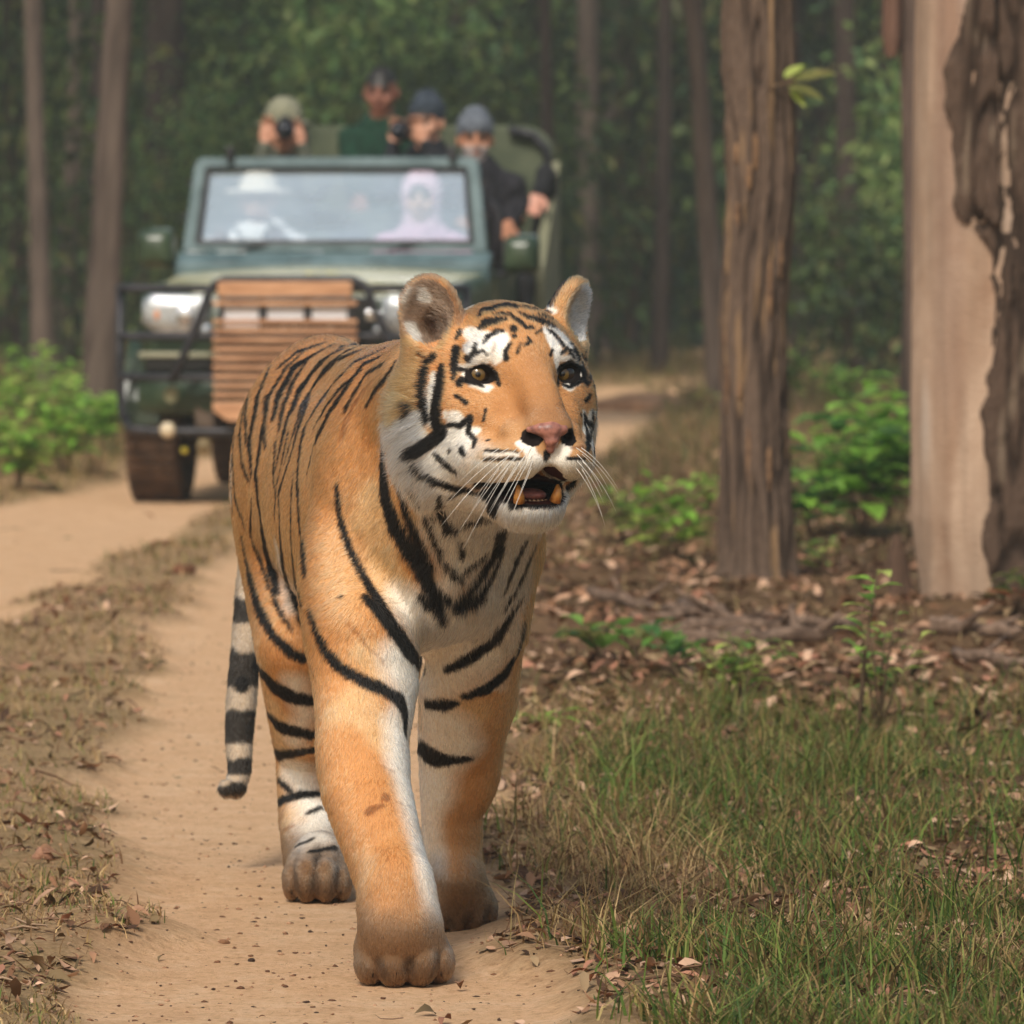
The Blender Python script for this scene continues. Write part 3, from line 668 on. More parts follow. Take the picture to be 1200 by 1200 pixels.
# windscreen frame and glass
W0, W1, Z0, Z1, Y0, Y1 = .715, .665, 1.135, 1.572, 1.38, 1.47
def fr(x, z):  # frame plane: leans back and narrows upward; x in -1..1, z in 0..1
    return (x * (W0 + (W1 - W0) * z), Y0 + (Y1 - Y0) * z, Z0 + (Z1 - Z0) * z)
def fbar(pts, r): return MB().tube(pts, r, 10)
wf = empty('windscreen', (0, 0, 0)); wf.parent = jeep
ix, iz0, iz1 = .918, .085, .895
outer = [fr(a, c) for a, c in ((-1, 0), (-1, .9), (-.985, .97), (-.95, 1), (.95, 1), (.985, .97), (1, .9), (1, 0))]
inner = [fr(a, c) for a, c in ((-ix, iz0), (-ix, iz1 - .05), (-ix + .004, iz1 - .015), (-ix + .02, iz1), (ix - .02, iz1), (ix - .004, iz1 - .015), (ix, iz1 - .05), (ix, iz0))]
mb = MB(); V = []
for off in (-.02, .02): V += [(p[0], p[1] + off, p[2]) for p in outer]; V += [(p[0], p[1] + off, p[2]) for p in inner]
fs = []
for i in range(8):
    j = (i + 1) % 8
    fs += [(i, j, 8 + j, 8 + i), (16 + i, 24 + i, 24 + j, 16 + j), (i, 16 + i, 16 + j, j), (8 + i, 8 + j, 24 + j, 24 + i)]
mb.add(V, fs); jb('windscreen_frame', mb, m_teal, wf, bevel=.006)
g2 = [(p[0] * 1.0, p[1] - .006, p[2]) for p in inner]; g3 = [fr(a * .965, c) for a, c in ((-ix, iz0 + .035), (-ix, iz1 - .07), (-ix, iz1 - .05), (-ix + .02, iz1 - .04), (ix - .02, iz1 - .04), (ix, iz1 - .05), (ix, iz1 - .07), (ix, iz0 + .035))]
mb = MB(); V = [(p[0], p[1] - .024, p[2]) for p in g2] + [(p[0], p[1] - .024, p[2]) for p in g3] + [(p[0], p[1] + .004, p[2]) for p in g2] + [(p[0], p[1] + .004, p[2]) for p in g3]
fs = []
for i in range(8):
    j = (i + 1) % 8; fs += [(i, j, 8 + j, 8 + i), (8 + i, 8 + j, 24 + j, 24 + i)]
mb.add(V, fs); jb('rubber_seal', mb, m_blk, wf)
gm_ = bpy.data.materials.new('dusty_glass_sky_veil'); gm_.use_nodes = True; N = gm_.node_tree.nodes; L = gm_.node_tree.links
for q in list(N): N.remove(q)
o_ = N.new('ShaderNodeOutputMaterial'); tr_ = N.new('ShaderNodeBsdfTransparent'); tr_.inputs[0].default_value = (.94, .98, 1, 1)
gl = N.new('ShaderNodeBsdfGlossy'); gl.inputs['Roughness'].default_value = .08; di = N.new('ShaderNodeBsdfDiffuse'); di.inputs[0].default_value = (*lin(200, 224, 252), 1)  # pale blue diffuse veil paints sky reflection and dust onto the glass
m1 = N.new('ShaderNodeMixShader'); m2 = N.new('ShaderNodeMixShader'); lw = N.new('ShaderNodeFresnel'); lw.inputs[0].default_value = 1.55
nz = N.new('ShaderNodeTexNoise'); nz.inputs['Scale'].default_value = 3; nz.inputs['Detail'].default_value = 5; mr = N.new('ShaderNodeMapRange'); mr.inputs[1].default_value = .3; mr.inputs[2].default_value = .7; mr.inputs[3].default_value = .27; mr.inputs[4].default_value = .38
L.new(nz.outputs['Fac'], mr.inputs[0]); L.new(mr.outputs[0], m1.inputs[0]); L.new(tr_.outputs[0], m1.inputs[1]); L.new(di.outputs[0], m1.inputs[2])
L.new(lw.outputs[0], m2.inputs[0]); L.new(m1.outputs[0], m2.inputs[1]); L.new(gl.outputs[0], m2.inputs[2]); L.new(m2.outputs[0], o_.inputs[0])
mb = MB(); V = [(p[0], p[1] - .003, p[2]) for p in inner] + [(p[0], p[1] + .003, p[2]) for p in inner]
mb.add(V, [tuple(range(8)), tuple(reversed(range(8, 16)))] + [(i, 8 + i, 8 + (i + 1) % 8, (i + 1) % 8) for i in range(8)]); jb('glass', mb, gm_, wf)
for s in (-1, 1): jb('wiper', MB().tube([(s * .35 - .1, 1.34, 1.14), (s * .35 + .12, 1.375, 1.185)], .006, 6), m_blk, wf)
for px_ in (-.50, .545): jb('clamp', MB().box((px_, 1.44, 1.588), (.035, .06, .065)), m_blk, wf, bevel=.005)
for s in (-1, 1):
    for z in (.38, .72): p = fr(s * 1.01, z); jb('hinge', MB().box((p[0], p[1], p[2]), (.02, .04, .03)), m_blk, wf)
# nose: head lamps, chrome grille
for s in (-1, 1):
    out = [(-.17, -.03), (-.165, .07), (-.12, .10), (.12, .095), (.15, .07), (.13, -.06), (.06, -.085), (-.10, -.085)]
    if s < 0: out = [(-a, c) for a, c in out]; out = [(-a, c) for a, c in out]
    pts = [(s * (.53) + (a if s < 0 else -a), .845 + c) for a, c in out]
    hl = jb('headlight', MB().prism(pts, .185, .23), m_green, bevel=.008)
    lens = MB().loft([[(s * .53 + ((a - s * .53) if False else (a - s * .53)) * k, y, .845 + (c - .845) * k) for a, c in pts] for k, y in ((1.0, .186), (.93, .165), (.75, .152), (.4, .148))]); jb('lens', lens, m_lens, hl, smooth=True)
    jb('reflector', MB().ball((s * .50, .152, .845), (.045, .012, .045), 16, 10), m_chrome, hl, smooth=True)
    jb('indicator', MB().ball((s * .62, .158, .85), (.025, .01, .045), 12, 8), noise_mat('orange_lens', lin(206, 120, 70), lin(226, 150, 96), 20, .3), hl, smooth=True)
    jb('fog_lamp', MB().ball((s * .385 - .002, .10, .785), (.026, .03, .027), 16, 10), m_lens, smooth=True)
jb('chrome_strip', MB().box((.36, .12, .85), (.08, .02, .045)), m_chrome, bevel=.006)
jb('nose_panel', MB().box((0, .20, .78), (.70, .03, .30)), m_dk)
for x in (-.215, -.015, .185): jb('grille_plate', MB().box((x, -.035, .862), (.165, .012, .056)), m_white, bevel=.005)  # white boxes paint in the bright reflection of the chrome grille
jb('grille_plate', MB().box((-.215, -.035, .80), (.165, .012, .040)), m_white, bevel=.004)
for x in (-.05, .0, .045, .16): jb('grille_badge', MB().box((x, .15, .79), (.022, .02, .026)), m_chrome)
jb('grille_badge', MB().ball((.0, .145, .755), (.05, .01, .012), 12, 6), m_chrome)
jb('bonnet_lip_strip', MB().box((-.53, .17, .672), (.36, .03, .024)), noise_mat('beige_strip', lin(150, 150, 126), lin(176, 172, 148), 10, .6), bevel=.006)
jb('bonnet_lip_strip', MB().box((.53, .17, .672), (.36, .03, .024)), m_kh, bevel=.006)
# bumper
bump = MB().loft([[(x, .10 + .10 * abs(x / .72) ** 4 + dy, z) for dy, z in ((.08, .60), (0, .59), (-.03, .50), (-.01, .42), (.08, .395))] for x in (-.72, -.69, -.6, -.4, -.2, 0, .2, .4, .6, .69, .72)], closed_ring=True)
bu = jb('bumper', bump, m_green, smooth=True, bevel=.008)
jb('bumper_recess', MB().box((0, .19, .635), (1.36, .04, .06)), m_dk)
for s in (-1, 1): jb('emblem', MB().prism([(s * .54 + .035 * math.cos(q), .495 + .035 * math.sin(q)) for q in [i * math.pi / 8 for i in range(16)]], .05, .064), m_camo, bu)
# wheel arches, sills, underside
for s in (-1, 1):
    arch = [(.60 + .42 * math.cos(q), .36 + .42 * math.sin(q)) for q in [math.pi * i / 12 for i in range(13)]] + [(.60 + .36 * math.cos(q), .36 + .36 * math.sin(q)) for q in [math.pi * (12 - i) / 12 for i in range(13)]]
    jb('wheel_arch', MB().prism(arch, s * .62, s * .79, axis='x'), m_green)
    jb('side_panel', MB().box((s * .74, 2.45, .76), (.03, 2.1, .56)), m_camo, bevel=.01)
    jb('running_board', MB().box((s * .78, 1.9, .42), (.12, 1.3, .03)), m_blk, bevel=.008)
jb('floor', MB().box((0, 2.35, .50), (1.44, 2.3, .05)), m_dk)
jb('underbody', MB().box((0, 1.9, .42), (.7, 3.2, .14)), m_dk)
# rear tiered bench with a high canvas back
o = rrect(-.68, .55, .80, 1.757, .16, 6); jb('canvas_back', MB().prism(o, 3.46, 3.56), m_cv, bevel=.012)
jb('rear_side', MB().loft([[(x, y, z) for x, y, z in ((.76, 3.0, .5), (.80, 3.0, .5), (.80, 3.0, 1.05), (.76, 3.0, 1.05))], [(x, y, z) for x, y, z in ((.76, 3.45, .5), (.83, 3.45, .5), (.83, 3.45, 1.58), (.76, 3.45, 1.58))]]), m_kh)
jb('rear_side', MB().loft([[(x, y, z) for x, y, z in ((-.76, 3.0, .5), (-.80, 3.0, .5), (-.80, 3.0, 1.05), (-.76, 3.0, 1.05))], [(x, y, z) for x, y, z in ((-.66, 3.45, .5), (-.70, 3.45, .5), (-.70, 3.45, 1.2), (-.66, 3.45, 1.2))]]), m_kh)
jb('seat_trim', MB().tube([(.58, 3.42, 1.735), (.70, 3.42, 1.71), (.765, 3.42, 1.64), (.775, 3.42, 1.52)], .022, 8), m_blk, smooth=True)
jb('bench', MB().box((0, 2.85, .92), (1.30, .42, .12)), m_cv, bevel=.03); jb('bench_back', MB().box((0, 3.08, 1.14), (1.30, .07, .38)), m_cv, bevel=.02)
jb('bench', MB().box((0, 3.30, 1.08), (1.30, .30, .12)), m_cv, bevel=.03)
for s in (-1, 1):
    st = jb('front_seat', MB().box((s * .38, 2.15, .72), (.46, .46, .14)), m_cv, bevel=.03); jb('seat_back', MB().box((s * .38, 2.40, 1.0), (.44, .10, .46)), m_cv, st, bevel=.03)
jb('dashboard', MB().box((0, 1.56, 1.03), (1.36, .16, .16)), m_dk, bevel=.03)
sw = jb('steering_wheel', MB().tube([(-.45 + .18 * math.cos(q), 1.70 + .05 * math.sin(q), 1.13 + .16 * math.sin(q)) for q in [i * math.pi / 12 for i in range(24)]], .013, 7, closed=True), m_blk, smooth=True)
for a in (0, 2.1, 4.2): jb('spoke', MB().tube([(-.45, 1.70, 1.13), (-.45 + .17 * math.cos(a), 1.70 + .05 * math.sin(a), 1.13 + .15 * math.sin(a))], .009, 6), m_blk, sw)
jb('steering_column', MB().tube([(-.45, 1.70, 1.13), (-.42, 1.5, 1.0)], .02, 8), m_blk)
# mirrors, grab rail
for x, z in ((-.83, 1.148), (.88, 1.118)):
    mi = jb('wing_mirror', MB().loft([[(x + a * k, 1.32 + y, z + c * k) for a, c in rrect(-.083, -.088, .083, .088, .035, 4)] for k, y in ((1.0, .05), (1.0, .0), (.85, -.035), (.45, -.055))]), m_green, smooth=True)
    jb('mirror_cap', MB().box((x + .02, 1.345, z + .082), (.10, .04, .022)), m_teal, mi, bevel=.008)
    jb('mirror_arm', MB().tube([(x * .96, 1.36, z - .07), (x * .86, 1.38, z - .10)], .012, 7), m_blk, mi)
jb('grab_rail', MB().tube([(.735, 1.52, 1.02), (.755, 1.52, 1.25), (.745, 1.52, 1.33), (.70, 1.52, 1.37), (.66, 1.5, 1.375)], .016, 8), m_blk, smooth=True)
# wheels
def wheel(x, y, s):
    r, w = .342, .238; prof = [(-.5, .62), (-.5, .86), (-.44, .96), (-.34, 1.0), (.34, 1.0), (.44, .96), (.5, .86), (.5, .62)]
    n = 40; rings = [[(x + a * w, y + math.cos(q) * r * b, r + math.sin(q) * r * b) for a, b in prof] for q in [2 * math.pi * i / n for i in range(n)]]
    mb = MB(); mb.loft(rings + [rings[0]], cap=False)
    wh = empty('wheel', (0, 0, 0)); wh.parent = jeep
    ty = jb('tyre', mb, m_rub, wh, smooth=True); tb = MB()
    for i in range(n):
        q = 2 * math.pi * (i + .5) / n
        for c, sk in ((-.36, .25), (-.12, -.25), (.12, .25), (.36, -.25)):
            M = Matrix.Rotation(q, 3, 'X') @ Matrix.Rotation(sk, 3, 'Z'); cp_ = (x + c * w, y + math.cos(q) * r * .998, r + math.sin(q) * r * .998); tb.box(cp_, (.050, .020, .034), Matrix.Rotation(q, 3, 'X'))
    t_ = jb('tread', tb, m_rub, ty); tag(t_, kind='stuff')
    jb('rim', MB().prism([(y + math.cos(q) * r * .60, r + math.sin(q) * r * .60) for q in [i * math.pi / 12 for i in range(24)]], x + s * w * .28, x + s * w * .40, axis='x'), m_steel, wh)
    jb('hub_cap', MB().prism([(y + math.cos(q) * .05, r + math.sin(q) * .05) for q in [i * math.pi / 8 for i in range(16)]], x + s * w * .40, x + s * w * .52, axis='x'), m_steel, wh)
for s in (-1, 1): wheel(s * .68, .60, s); wheel(s * .68, 2.95, s)
jb('front_axle', MB().tube([(-.56, .60, .33), (.56, .60, .33)], .045, 10), m_steel, smooth=True); jb('rear_axle', MB().tube([(-.56, 2.95, .33), (.56, 2.95, .33)], .05, 10), m_steel, smooth=True)
jb('differential', MB().ball((.08, .60, .32), (.14, .13, .12), 16, 10), m_steel, smooth=True); jb('differential', MB().ball((0, 2.95, .32), (.15, .14, .14), 16, 10), m_steel, smooth=True)
for s in (-1, 1): jb('leaf_spring', MB().box((s * .42, .60, .40), (.06, .9, .035)), m_steel); jb('bumper_bracket', MB().box((s * .40, .30, .42), (.09, .40, .14)), m_steel, bevel=.01)
jb('skid_plate', MB().box((0, .22, .38), (.62, .05, .12)), m_steel, bevel=.01)
# bull bar
br = .0195; bb = empty('bull_bar', (0, 0, 0)); bb.parent = jeep
for z, w in ((.97, .776), (.757, .776), (.576, .776)):
    jb('cross_bar', MB().tube([(-w + .03, .20, z), (-w, .10, z), (-w + .02, .02, z), (-w + .07, -.01, z), (w - .07, -.01, z), (w - .02, .02, z), (w, .10, z), (w - .03, .20, z)], br, 10), m_blk, bb, smooth=True)
jb('cross_bar', MB().tube([(-.75, .05, .40), (-.72, .0, .345), (-.60, -.01, .335), (.60, -.01, .335), (.72, .0, .345), (.75, .05, .40)], br, 10), m_blk, bb, smooth=True)
for s in (-1, 1): jb('upright', MB().tube([(s * .776, .08, .985), (s * .776, .06, .60), (s * .765, .05, .40), (s * .75, .05, .39)], br, 10), m_blk, bb, smooth=True)
jb('hoop', MB().tube([(-.53, -.025, .55), (-.46, -.03, .70), (-.375, -.035, .90), (-.36, -.035, .945), (-.335, -.035, .985), (-.29, -.035, 1.01), (.29, -.035, 1.01), (.335, -.035, .985), (.36, -.035, .945), (.375, -.035, .90), (.46, -.03, .70), (.53, -.025, .55)], br, 10), m_blk, bb, smooth=True)
wg = empty('wooden_guard', (0, 0, 0)); wg.parent = jeep
jb('slat', MB().box((-.012, -.075, .968), (.60, .02, .068)), m_wood, wg, bevel=.006)
for k in [0] + list(range(2, 12)):
    z = .905 - .0405 * k; jb('slat', MB().box((-.012, -.072, z), (.645, .018, .0195)), m_wood, wg, bevel=.003)
jb('slat', MB().prism([(-.335, .455), (.31, .455), (.31, .43), (.25, .385), (-.27, .385), (-.335, .43)], -.082, -.064), m_wood, wg, bevel=.004)
for x in (-.30, -.115, .085, .275): jb('batten', MB().box((x, -.055, .70), (.02, .012, .58)), m_blk, wg)
jb('spot_lamp', MB().ball((-.545, -.03, .342), (.036, .03, .036), 16, 10), mat('cream_lens', lin(206, 190, 160), .3), smooth=True)
jb('spot_lamp', MB().ball((-.405, .10, .262), (.032, .03, .034), 14, 9), noise_mat('dusty_lens', lin(140, 124, 92), lin(168, 150, 116), 20, .5), smooth=True)
jb('tow_hook', MB().ball((-.485, .06, .25), (.017, .02, .017), 10, 7), m_yl, smooth=True)
jb('number_plate_bracket', MB().box((.1, .02, .44), (.30, .02, .05)), m_steel)

# ------------------------------------------------------------------ people
def person(label, head, faceyaw, tilt, hip, sh_w, hands, elbows, cols, hat=None, beard=None, seated=True, hat_col=None, sleeves='long', step=.0075, torso_w=1.0, knee_dir=(0, -1, 0), scarf=None, group=None):
    """one continuous body; clothes and hat are children. Points are in the world."""
    head = np.array(head); hip = np.array(hip); root_p = (hip[0], hip[1], hip[2] - .1); root = empty('person', root_p); O = np.array(root_p)
    tag(root, label, 'person', group)
    f = np.array((math.sin(faceyaw), -math.cos(faceyaw), 0.0)); r = np.array((math.cos(faceyaw), math.sin(faceyaw), 0.0)); f = f * math.cos(tilt) + np.array((0, 0, math.sin(tilt))); u = np.cross(r, f) * -1
    if u[2] < 0: u = -u
    M = np.stack([r, f, u], 1); hp = lambda a, b_, c: head + r * a + f * b_ + u * c
    neck = hp(0, -.03, -.12); chest = neck * .72 + hip * .28 + np.array((0, 0, -.02)); base = neck - np.array((0, 0, .07))
    sr = np.array((math.cos(faceyaw * .5), math.sin(faceyaw * .5), 0)); dn_ = np.array((0, 0, -.045)); sL, sR_ = base - sr * sh_w + dn_, base + sr * sh_w + dn_
    kd = np.array(knee_dir, float); knees = [hip + sr * s * .11 + kd * .40 + np.array((0, 0, .03)) for s in (-1, 1)]; feet = [k + np.array((0, 0, -.38)) + kd * .02 for k in knees]
    pts = np.array([head + .16, head - .16, hip + .3, hip - .3, sL - .1, sR_ + .1] + list(hands) + list(elbows) + knees + feet); lo, hi = pts.min(0) - .12, pts.max(0) + .12
    def field(): return Field(*[np.arange(lo[k], hi[k], step) for k in range(3)])
    F = field()                                    # the body itself
    F.ell(hp(0, -.005, .03), (.076, .094, .098), M, .02); F.ell(hp(0, .035, -.045), (.056, .058, .066), M, .025); F.ell(hp(0, .055, -.085), (.032, .030, .026), M, .02)
    F.cap(hp(0, .088, .010), hp(0, .106, -.030), .009, .015, .012); F.cap(hp(-.03, .082, .028), hp(.03, .082, .028), .014, .014, .012)
    for s in (-1, 1):
        F.ell(hp(s * .079, -.005, -.01), (.012, .022, .032), M, .006); F.ell(hp(s * .032, .094, .006), (.014, .012, .009), M, .006, True)
        F.ell(hp(s * .040, .060, -.035), (.026, .026, .026), M, .015)
    F.cap(hp(-.018, .092, -.062), hp(.018, .092, -.062), .008, .008, .008); F.cap(hp(-.02, .103, -.0625), hp(.02, .103, -.0625), .0025, .0025, .004, True)
    F.cap(hp(0, -.02, -.05), base, .055, .06, .03)
    F.cap(base, chest, .10 * torso_w, .12 * torso_w, .05); F.cap(chest, hip, .12 * torso_w, .13 * torso_w, .05); F.cap(sL, sR_, .055, .055, .05)
    for i, (k, ft) in enumerate(zip(knees, feet)):
        s = (-1, 1)[i]; F.cap(hip + sr * s * .09, k, .085, .060, .03); F.cap(k, ft, .055, .040, .02); F.cap(ft, ft + kd * .14 + np.array((0, 0, -.02)), .04, .03, .02)
    for i, (sh, el, ha) in enumerate(zip((sL, sR_), elbows, hands)):
        el = np.array(el); ha = np.array(ha); F.cap(sh, el, .050, .040, .03); F.cap(el, ha, .038, .026, .015)
        fd = (ha - el) / np.linalg.norm(ha - el); sd = np.cross(fd, f); sd = sd / (np.linalg.norm(sd) + 1e-6); s = (1, -1)[i]; nn = np.cross(sd, fd)
        if nn @ f > 0: pass
        pc = ha + fd * .045; PM = np.stack([sd, fd, nn], 1); F.ell(pc, (.040, .048, .018), PM, .012)
        for q, (o_, ln) in enumerate(((-.030, .062), (-.010, .074), (.010, .070), (.029, .054))):   # four fingers curled forward
            a = pc + sd * o_ + fd * .038; b1 = a + fd * ln * .45 + f * ln * .15; c1 = b1 + fd * ln * .18 + f * ln * .36; F.chain([(a, .0095), (b1, .009), (c1, .0078)], .005)
        a = pc + sd * s * .034 - fd * .015; b1 = a + sd * s * .022 + fd * .022 + f * .012; c1 = b1 + fd * .026 + f * .018; F.chain([(a, .013), (b1, .0105), (c1, .009)], .008)
    V, Q = F.mesh('body'); me = np_mesh('body', V - O, Q)
    skin = np.array(cols['skin']); c = np.tile(skin, (len(V), 1)); l = (V - head) @ M
    c *= (0.92 + 0.16 * hashn(V, 60, 3))[:, None]
    lips = (np.hypot(l[:, 0] / .024, (l[:, 2] + .062) / .008) < 1) & (l[:, 1] > .07); c[lips] = skin * np.array((.75, .5, .5))
    for s in (-1, 1):
        brow = (np.hypot((l[:, 0] - s * .032) / .022, (l[:, 2] - .030) / .007) < 1) & (l[:, 1] > .05); c[brow] = (.02, .015, .012)
        sk = (np.hypot((l[:, 0] - s * .032) / .022, (l[:, 2] - .006) / .016) < 1) & (l[:, 1] > .05); c[sk] = c[sk] * .55
    hairz = (l[:, 2] > .055 - l[:, 1] * .25) | ((l[:, 1] < -.03) & (l[:, 2] > -.06)); c[hairz & (l[:, 2] > -.09) & (np.linalg.norm(l, axis=1) < .15)] = cols.get('hair', (.015, .012, .01))
    if beard is not None:
        bz = (l[:, 2] < -.030) & (l[:, 1] > -.01) & (np.linalg.norm(l, axis=1) < .15) & ~lips; n_ = hashn(V, 130, 5)[:, None]; c[bz] = (np.array(beard) * (.6 + .7 * n_))[bz]
    vcol(me, c); link('body', me, m_skin_h, root)
    for s in (-1, 1): MB().ball(hp(s * .032, .080, .006) - O, (.0125,) * 3, 12, 8).build('eye', m_eyeh, root, smooth=True)
    # clothes
    F = field(); t = 1.0
    F.cap(base + np.array((0, 0, .015)), chest, .108 * torso_w, .135 * torso_w, .06); F.cap(chest, hip, .135 * torso_w, .145 * torso_w, .06); F.cap(sL, sR_, .066, .066, .06); F.cap(neck + np.array((0, 0, -.01)), base, .066, .075, .03)
    for sh, el, ha in zip((sL, sR_), elbows, hands):
        el = np.array(el); ha = np.array(ha); F.cap(sh, el, .064, .053, .03)
        if sleeves == 'long': F.cap(el, el + (ha - el) * .90, .051, .039, .015)
        else: F.cap(el, el + (ha - el) * .12, .051, .050, .015)
    F.cap(neck, neck + (head - neck) * .25, .052, .052, .012, True)
    V, Q = F.mesh('jacket'); wr = (hashn(V, 22, 7) - .5) * .016 + (hashn(V, 50, 8) - .5) * .007; nrm = tri_q(V, Q); V = V + nrm * wr[:, None]
    link('jacket', np_mesh('jacket', V - O, Q), cols['cloth'], root)
    F = field()
    F.ell(hip, (.15, .14, .12), None, .03)
    for i, (k, ft) in enumerate(zip(knees, feet)):
        s = (-1, 1)[i]; F.cap(hip + sr * s * .09, k, .098, .072, .03); F.cap(k, ft * .85 + k * .15, .068, .055, .02)
    V, Q = F.mesh('trousers'); link('trousers', np_mesh('trousers', V - O, Q), cols['trousers'], root)
    hg = Field(*[np.arange(head[k] - .22, head[k] + .22, .005) for k in range(3)]); g = hg
    if hat == 'beanie':
        g.ell(hp(0, -.010, .050), (.090, .104, .098), M, .01); g.ell(hp(0, -.012, .125), (.05, .055, .035), M, .03)
        g.ell(hp(0, .10, -.03), (.14, .10, .075), M, .008, True); g.cap(hp(0, -.02, -.08), hp(0, -.02, -.2), .12, .12, .01, True)
    elif hat == 'bucket':
        g.ell(hp(0, -.010, .060), (.094, .108, .095), M, .01); g.ell(hp(0, .10, -.045), (.14, .11, .060), M, .008, True); g.ell(hp(0, .0, .020), (.135, .150, .017), M, .02)
        g.ell(hp(.105, -.03, -.06), (.014, .055, .085), M, .02); g.ell(hp(.06, -.09, -.06), (.07, .016, .085), M, .02)
    elif hat == 'brim':
        g.ell(hp(0, -.010, .070), (.090, .104, .085), M, .01); g.ell(hp(0, .10, -.045), (.14, .11, .075), M, .008, True); g.ell(hp(0, .0, .045), (.16, .17, .014), M, .012)
    elif hat == 'scarf':
        g.ell(hp(0, -.020, .030), (.100, .112, .115), M, .02); g.cap(hp(0, -.02, -.06), base, .085, .10, .04); g.ell(hp(0, .095, -.012), (.060, .085, .078), M, .012, True); g.ell(hp(0, .11, .01), (.05, .06, .05), M, .01, True)
    if hat:
        V, Q = g.mesh('hat'); V = V + tri_q(V, Q) * ((hashn(V, 40, 9) - .5) * .008)[:, None]
        link({'beanie': 'beanie', 'bucket': 'sun_hat', 'brim': 'brimmed_hat', 'scarf': 'headscarf'}[hat], np_mesh('hat', V - O, Q), hat_col, root)
    return root, hp, f, r, u
def tri_q(V, F):
    n = np.zeros_like(V); fn = np.cross(V[F[:, 2]] - V[F[:, 0]], V[F[:, 3]] - V[F[:, 1]])
    for k in range(4):
        for a in range(3): n[:, a] += np.bincount(F[:, k], fn[:, a], len(V))
    n /= np.linalg.norm(n, axis=1)[:, None] + 1e-12
    return n if (n * (V - V.mean(0))).sum() > 0 else -n
m_skin_h = attr_mat('human_skin', .5, .4); m_eyeh = mat('dark_eye', (.012, .008, .006), .2)
cl = lambda n, a, b_, s=30: noise_mat(n, a, b_, s, .9, .35)
def camera_thing(hp, f, r, u, label, fwd=.20, down=-.01):
    c = hp(0, fwd, down); root = empty('camera', tuple(c)); tag(root, label, 'camera'); M = Matrix(np.stack([r, f, u], 1).tolist())
    mk = noise_mat('camera_black', (.012, .012, .014), (.03, .03, .034), 60, .45, .1)
    MB().box((0, 0, 0), (.135, .065, .09), M).build('camera_body', mk, root, bevel=.012)
    pr = [M @ Vector((0, .02, .055))]; MB().box(tuple(pr[0]), (.05, .05, .03), M).build('viewfinder', mk, root, bevel=.008)
    a = M @ Vector((0, .03, 0)); b_ = M @ Vector((0, .19, 0)); ln = MB().tube([a, a.lerp(b_, .35), a.lerp(b_, .36), b_], [.036, .036, .042, .045], 20).build('lens', mk, root, smooth=False)
    e = M @ Vector((0, .191, 0)); MB().ball(tuple(e), (.036, .036, .036), 16, 10).build('front_glass', mat('lens_glass', (.01, .012, .02), .05), ln, smooth=True)
    return root
A3 = np.array
def P(px_, py_, d): return at(px_, py_, d)
# 1: hatted photographer on the left of the back row
h = P(333, 150, 30.45); o1 = person('person in a grey-green sun hat photographing with a camera raised to the face', h, .05, 0, h + A3((0, .12, -.72)), .17,
       [P(311, 168, 30.2), P(352, 170, 30.2)], [P(300, 225, 30.2), P(368, 225, 30.2)], dict(skin=lin(196, 142, 116), cloth=cl('grey_green_shirt', lin(70, 74, 64), lin(96, 98, 84)), trousers=cl('khaki_trousers', lin(96, 88, 70), lin(120, 110, 88))), 'bucket', hat_col=cl('grey_green_hat', lin(118, 118, 98), lin(142, 140, 118)))
camera_thing(*o1[1:], 'black camera held up by the person in the grey-green sun hat', .19, -.015)
# 2: standing man in the green jumper
h = P(447, 108, 31.0); person('standing dark-skinned person in a dark green jumper, tallest in the jeep, bare head', h, -.15, -.05, h + A3((-.02, .06, -.74)), .155,
       [P(420, 230, 30.8), P(480, 225, 30.8)], [P(412, 200, 30.95), P(487, 205, 31.0)], dict(skin=lin(136, 88, 70), cloth=cl('green_jumper', lin(14, 42, 30), lin(24, 60, 44)), trousers=cl('dark_trousers', lin(34, 32, 34), lin(54, 50, 50))))
# 3: photographer in the dark beanie
h = P(500, 143, 30.5); o3 = person('person in a dark blue-grey beanie holding a camera at the chin, in a black jacket', h, -.35, 0, h + A3((.06, .12, -.74)), .18,
       [P(462, 168, 30.25), P(497, 166, 30.2)], [P(452, 225, 30.2), P(520, 222, 30.2)], dict(skin=lin(206, 152, 124), cloth=cl('black_jacket', lin(24, 25, 30), lin(44, 45, 52)), trousers=cl('grey_trousers', lin(48, 48, 52), lin(70, 68, 70))), 'beanie', hat_col=cl('dark_beanie', lin(38, 46, 56), lin(62, 70, 80)))
camera_thing(*o3[1:], 'black camera held by the person in the dark beanie', .20, -.05)
# 4: bearded man leaning out on the right
h = P(557, 163, 30.0); person('grey-bearded person in a grey beanie and black top leaning out beside the windscreen', h, .05, -.05, h + A3((.10, .22, -.72)), .18,
       [P(546, 250, 30.0), P(597, 262, 29.9)], [P(540, 232, 30.1), P(608, 236, 30.05)], dict(skin=lin(176, 122, 92), cloth=cl('black_top', lin(26, 25, 30), lin(46, 44, 50)), trousers=cl('black_trousers', lin(26, 26, 28), lin(44, 42, 44))), 'beanie', beard=lin(170, 160, 156), hat_col=cl('grey_beanie', lin(84, 90, 100), lin(108, 114, 122)), sleeves='long', torso_w=1.15)
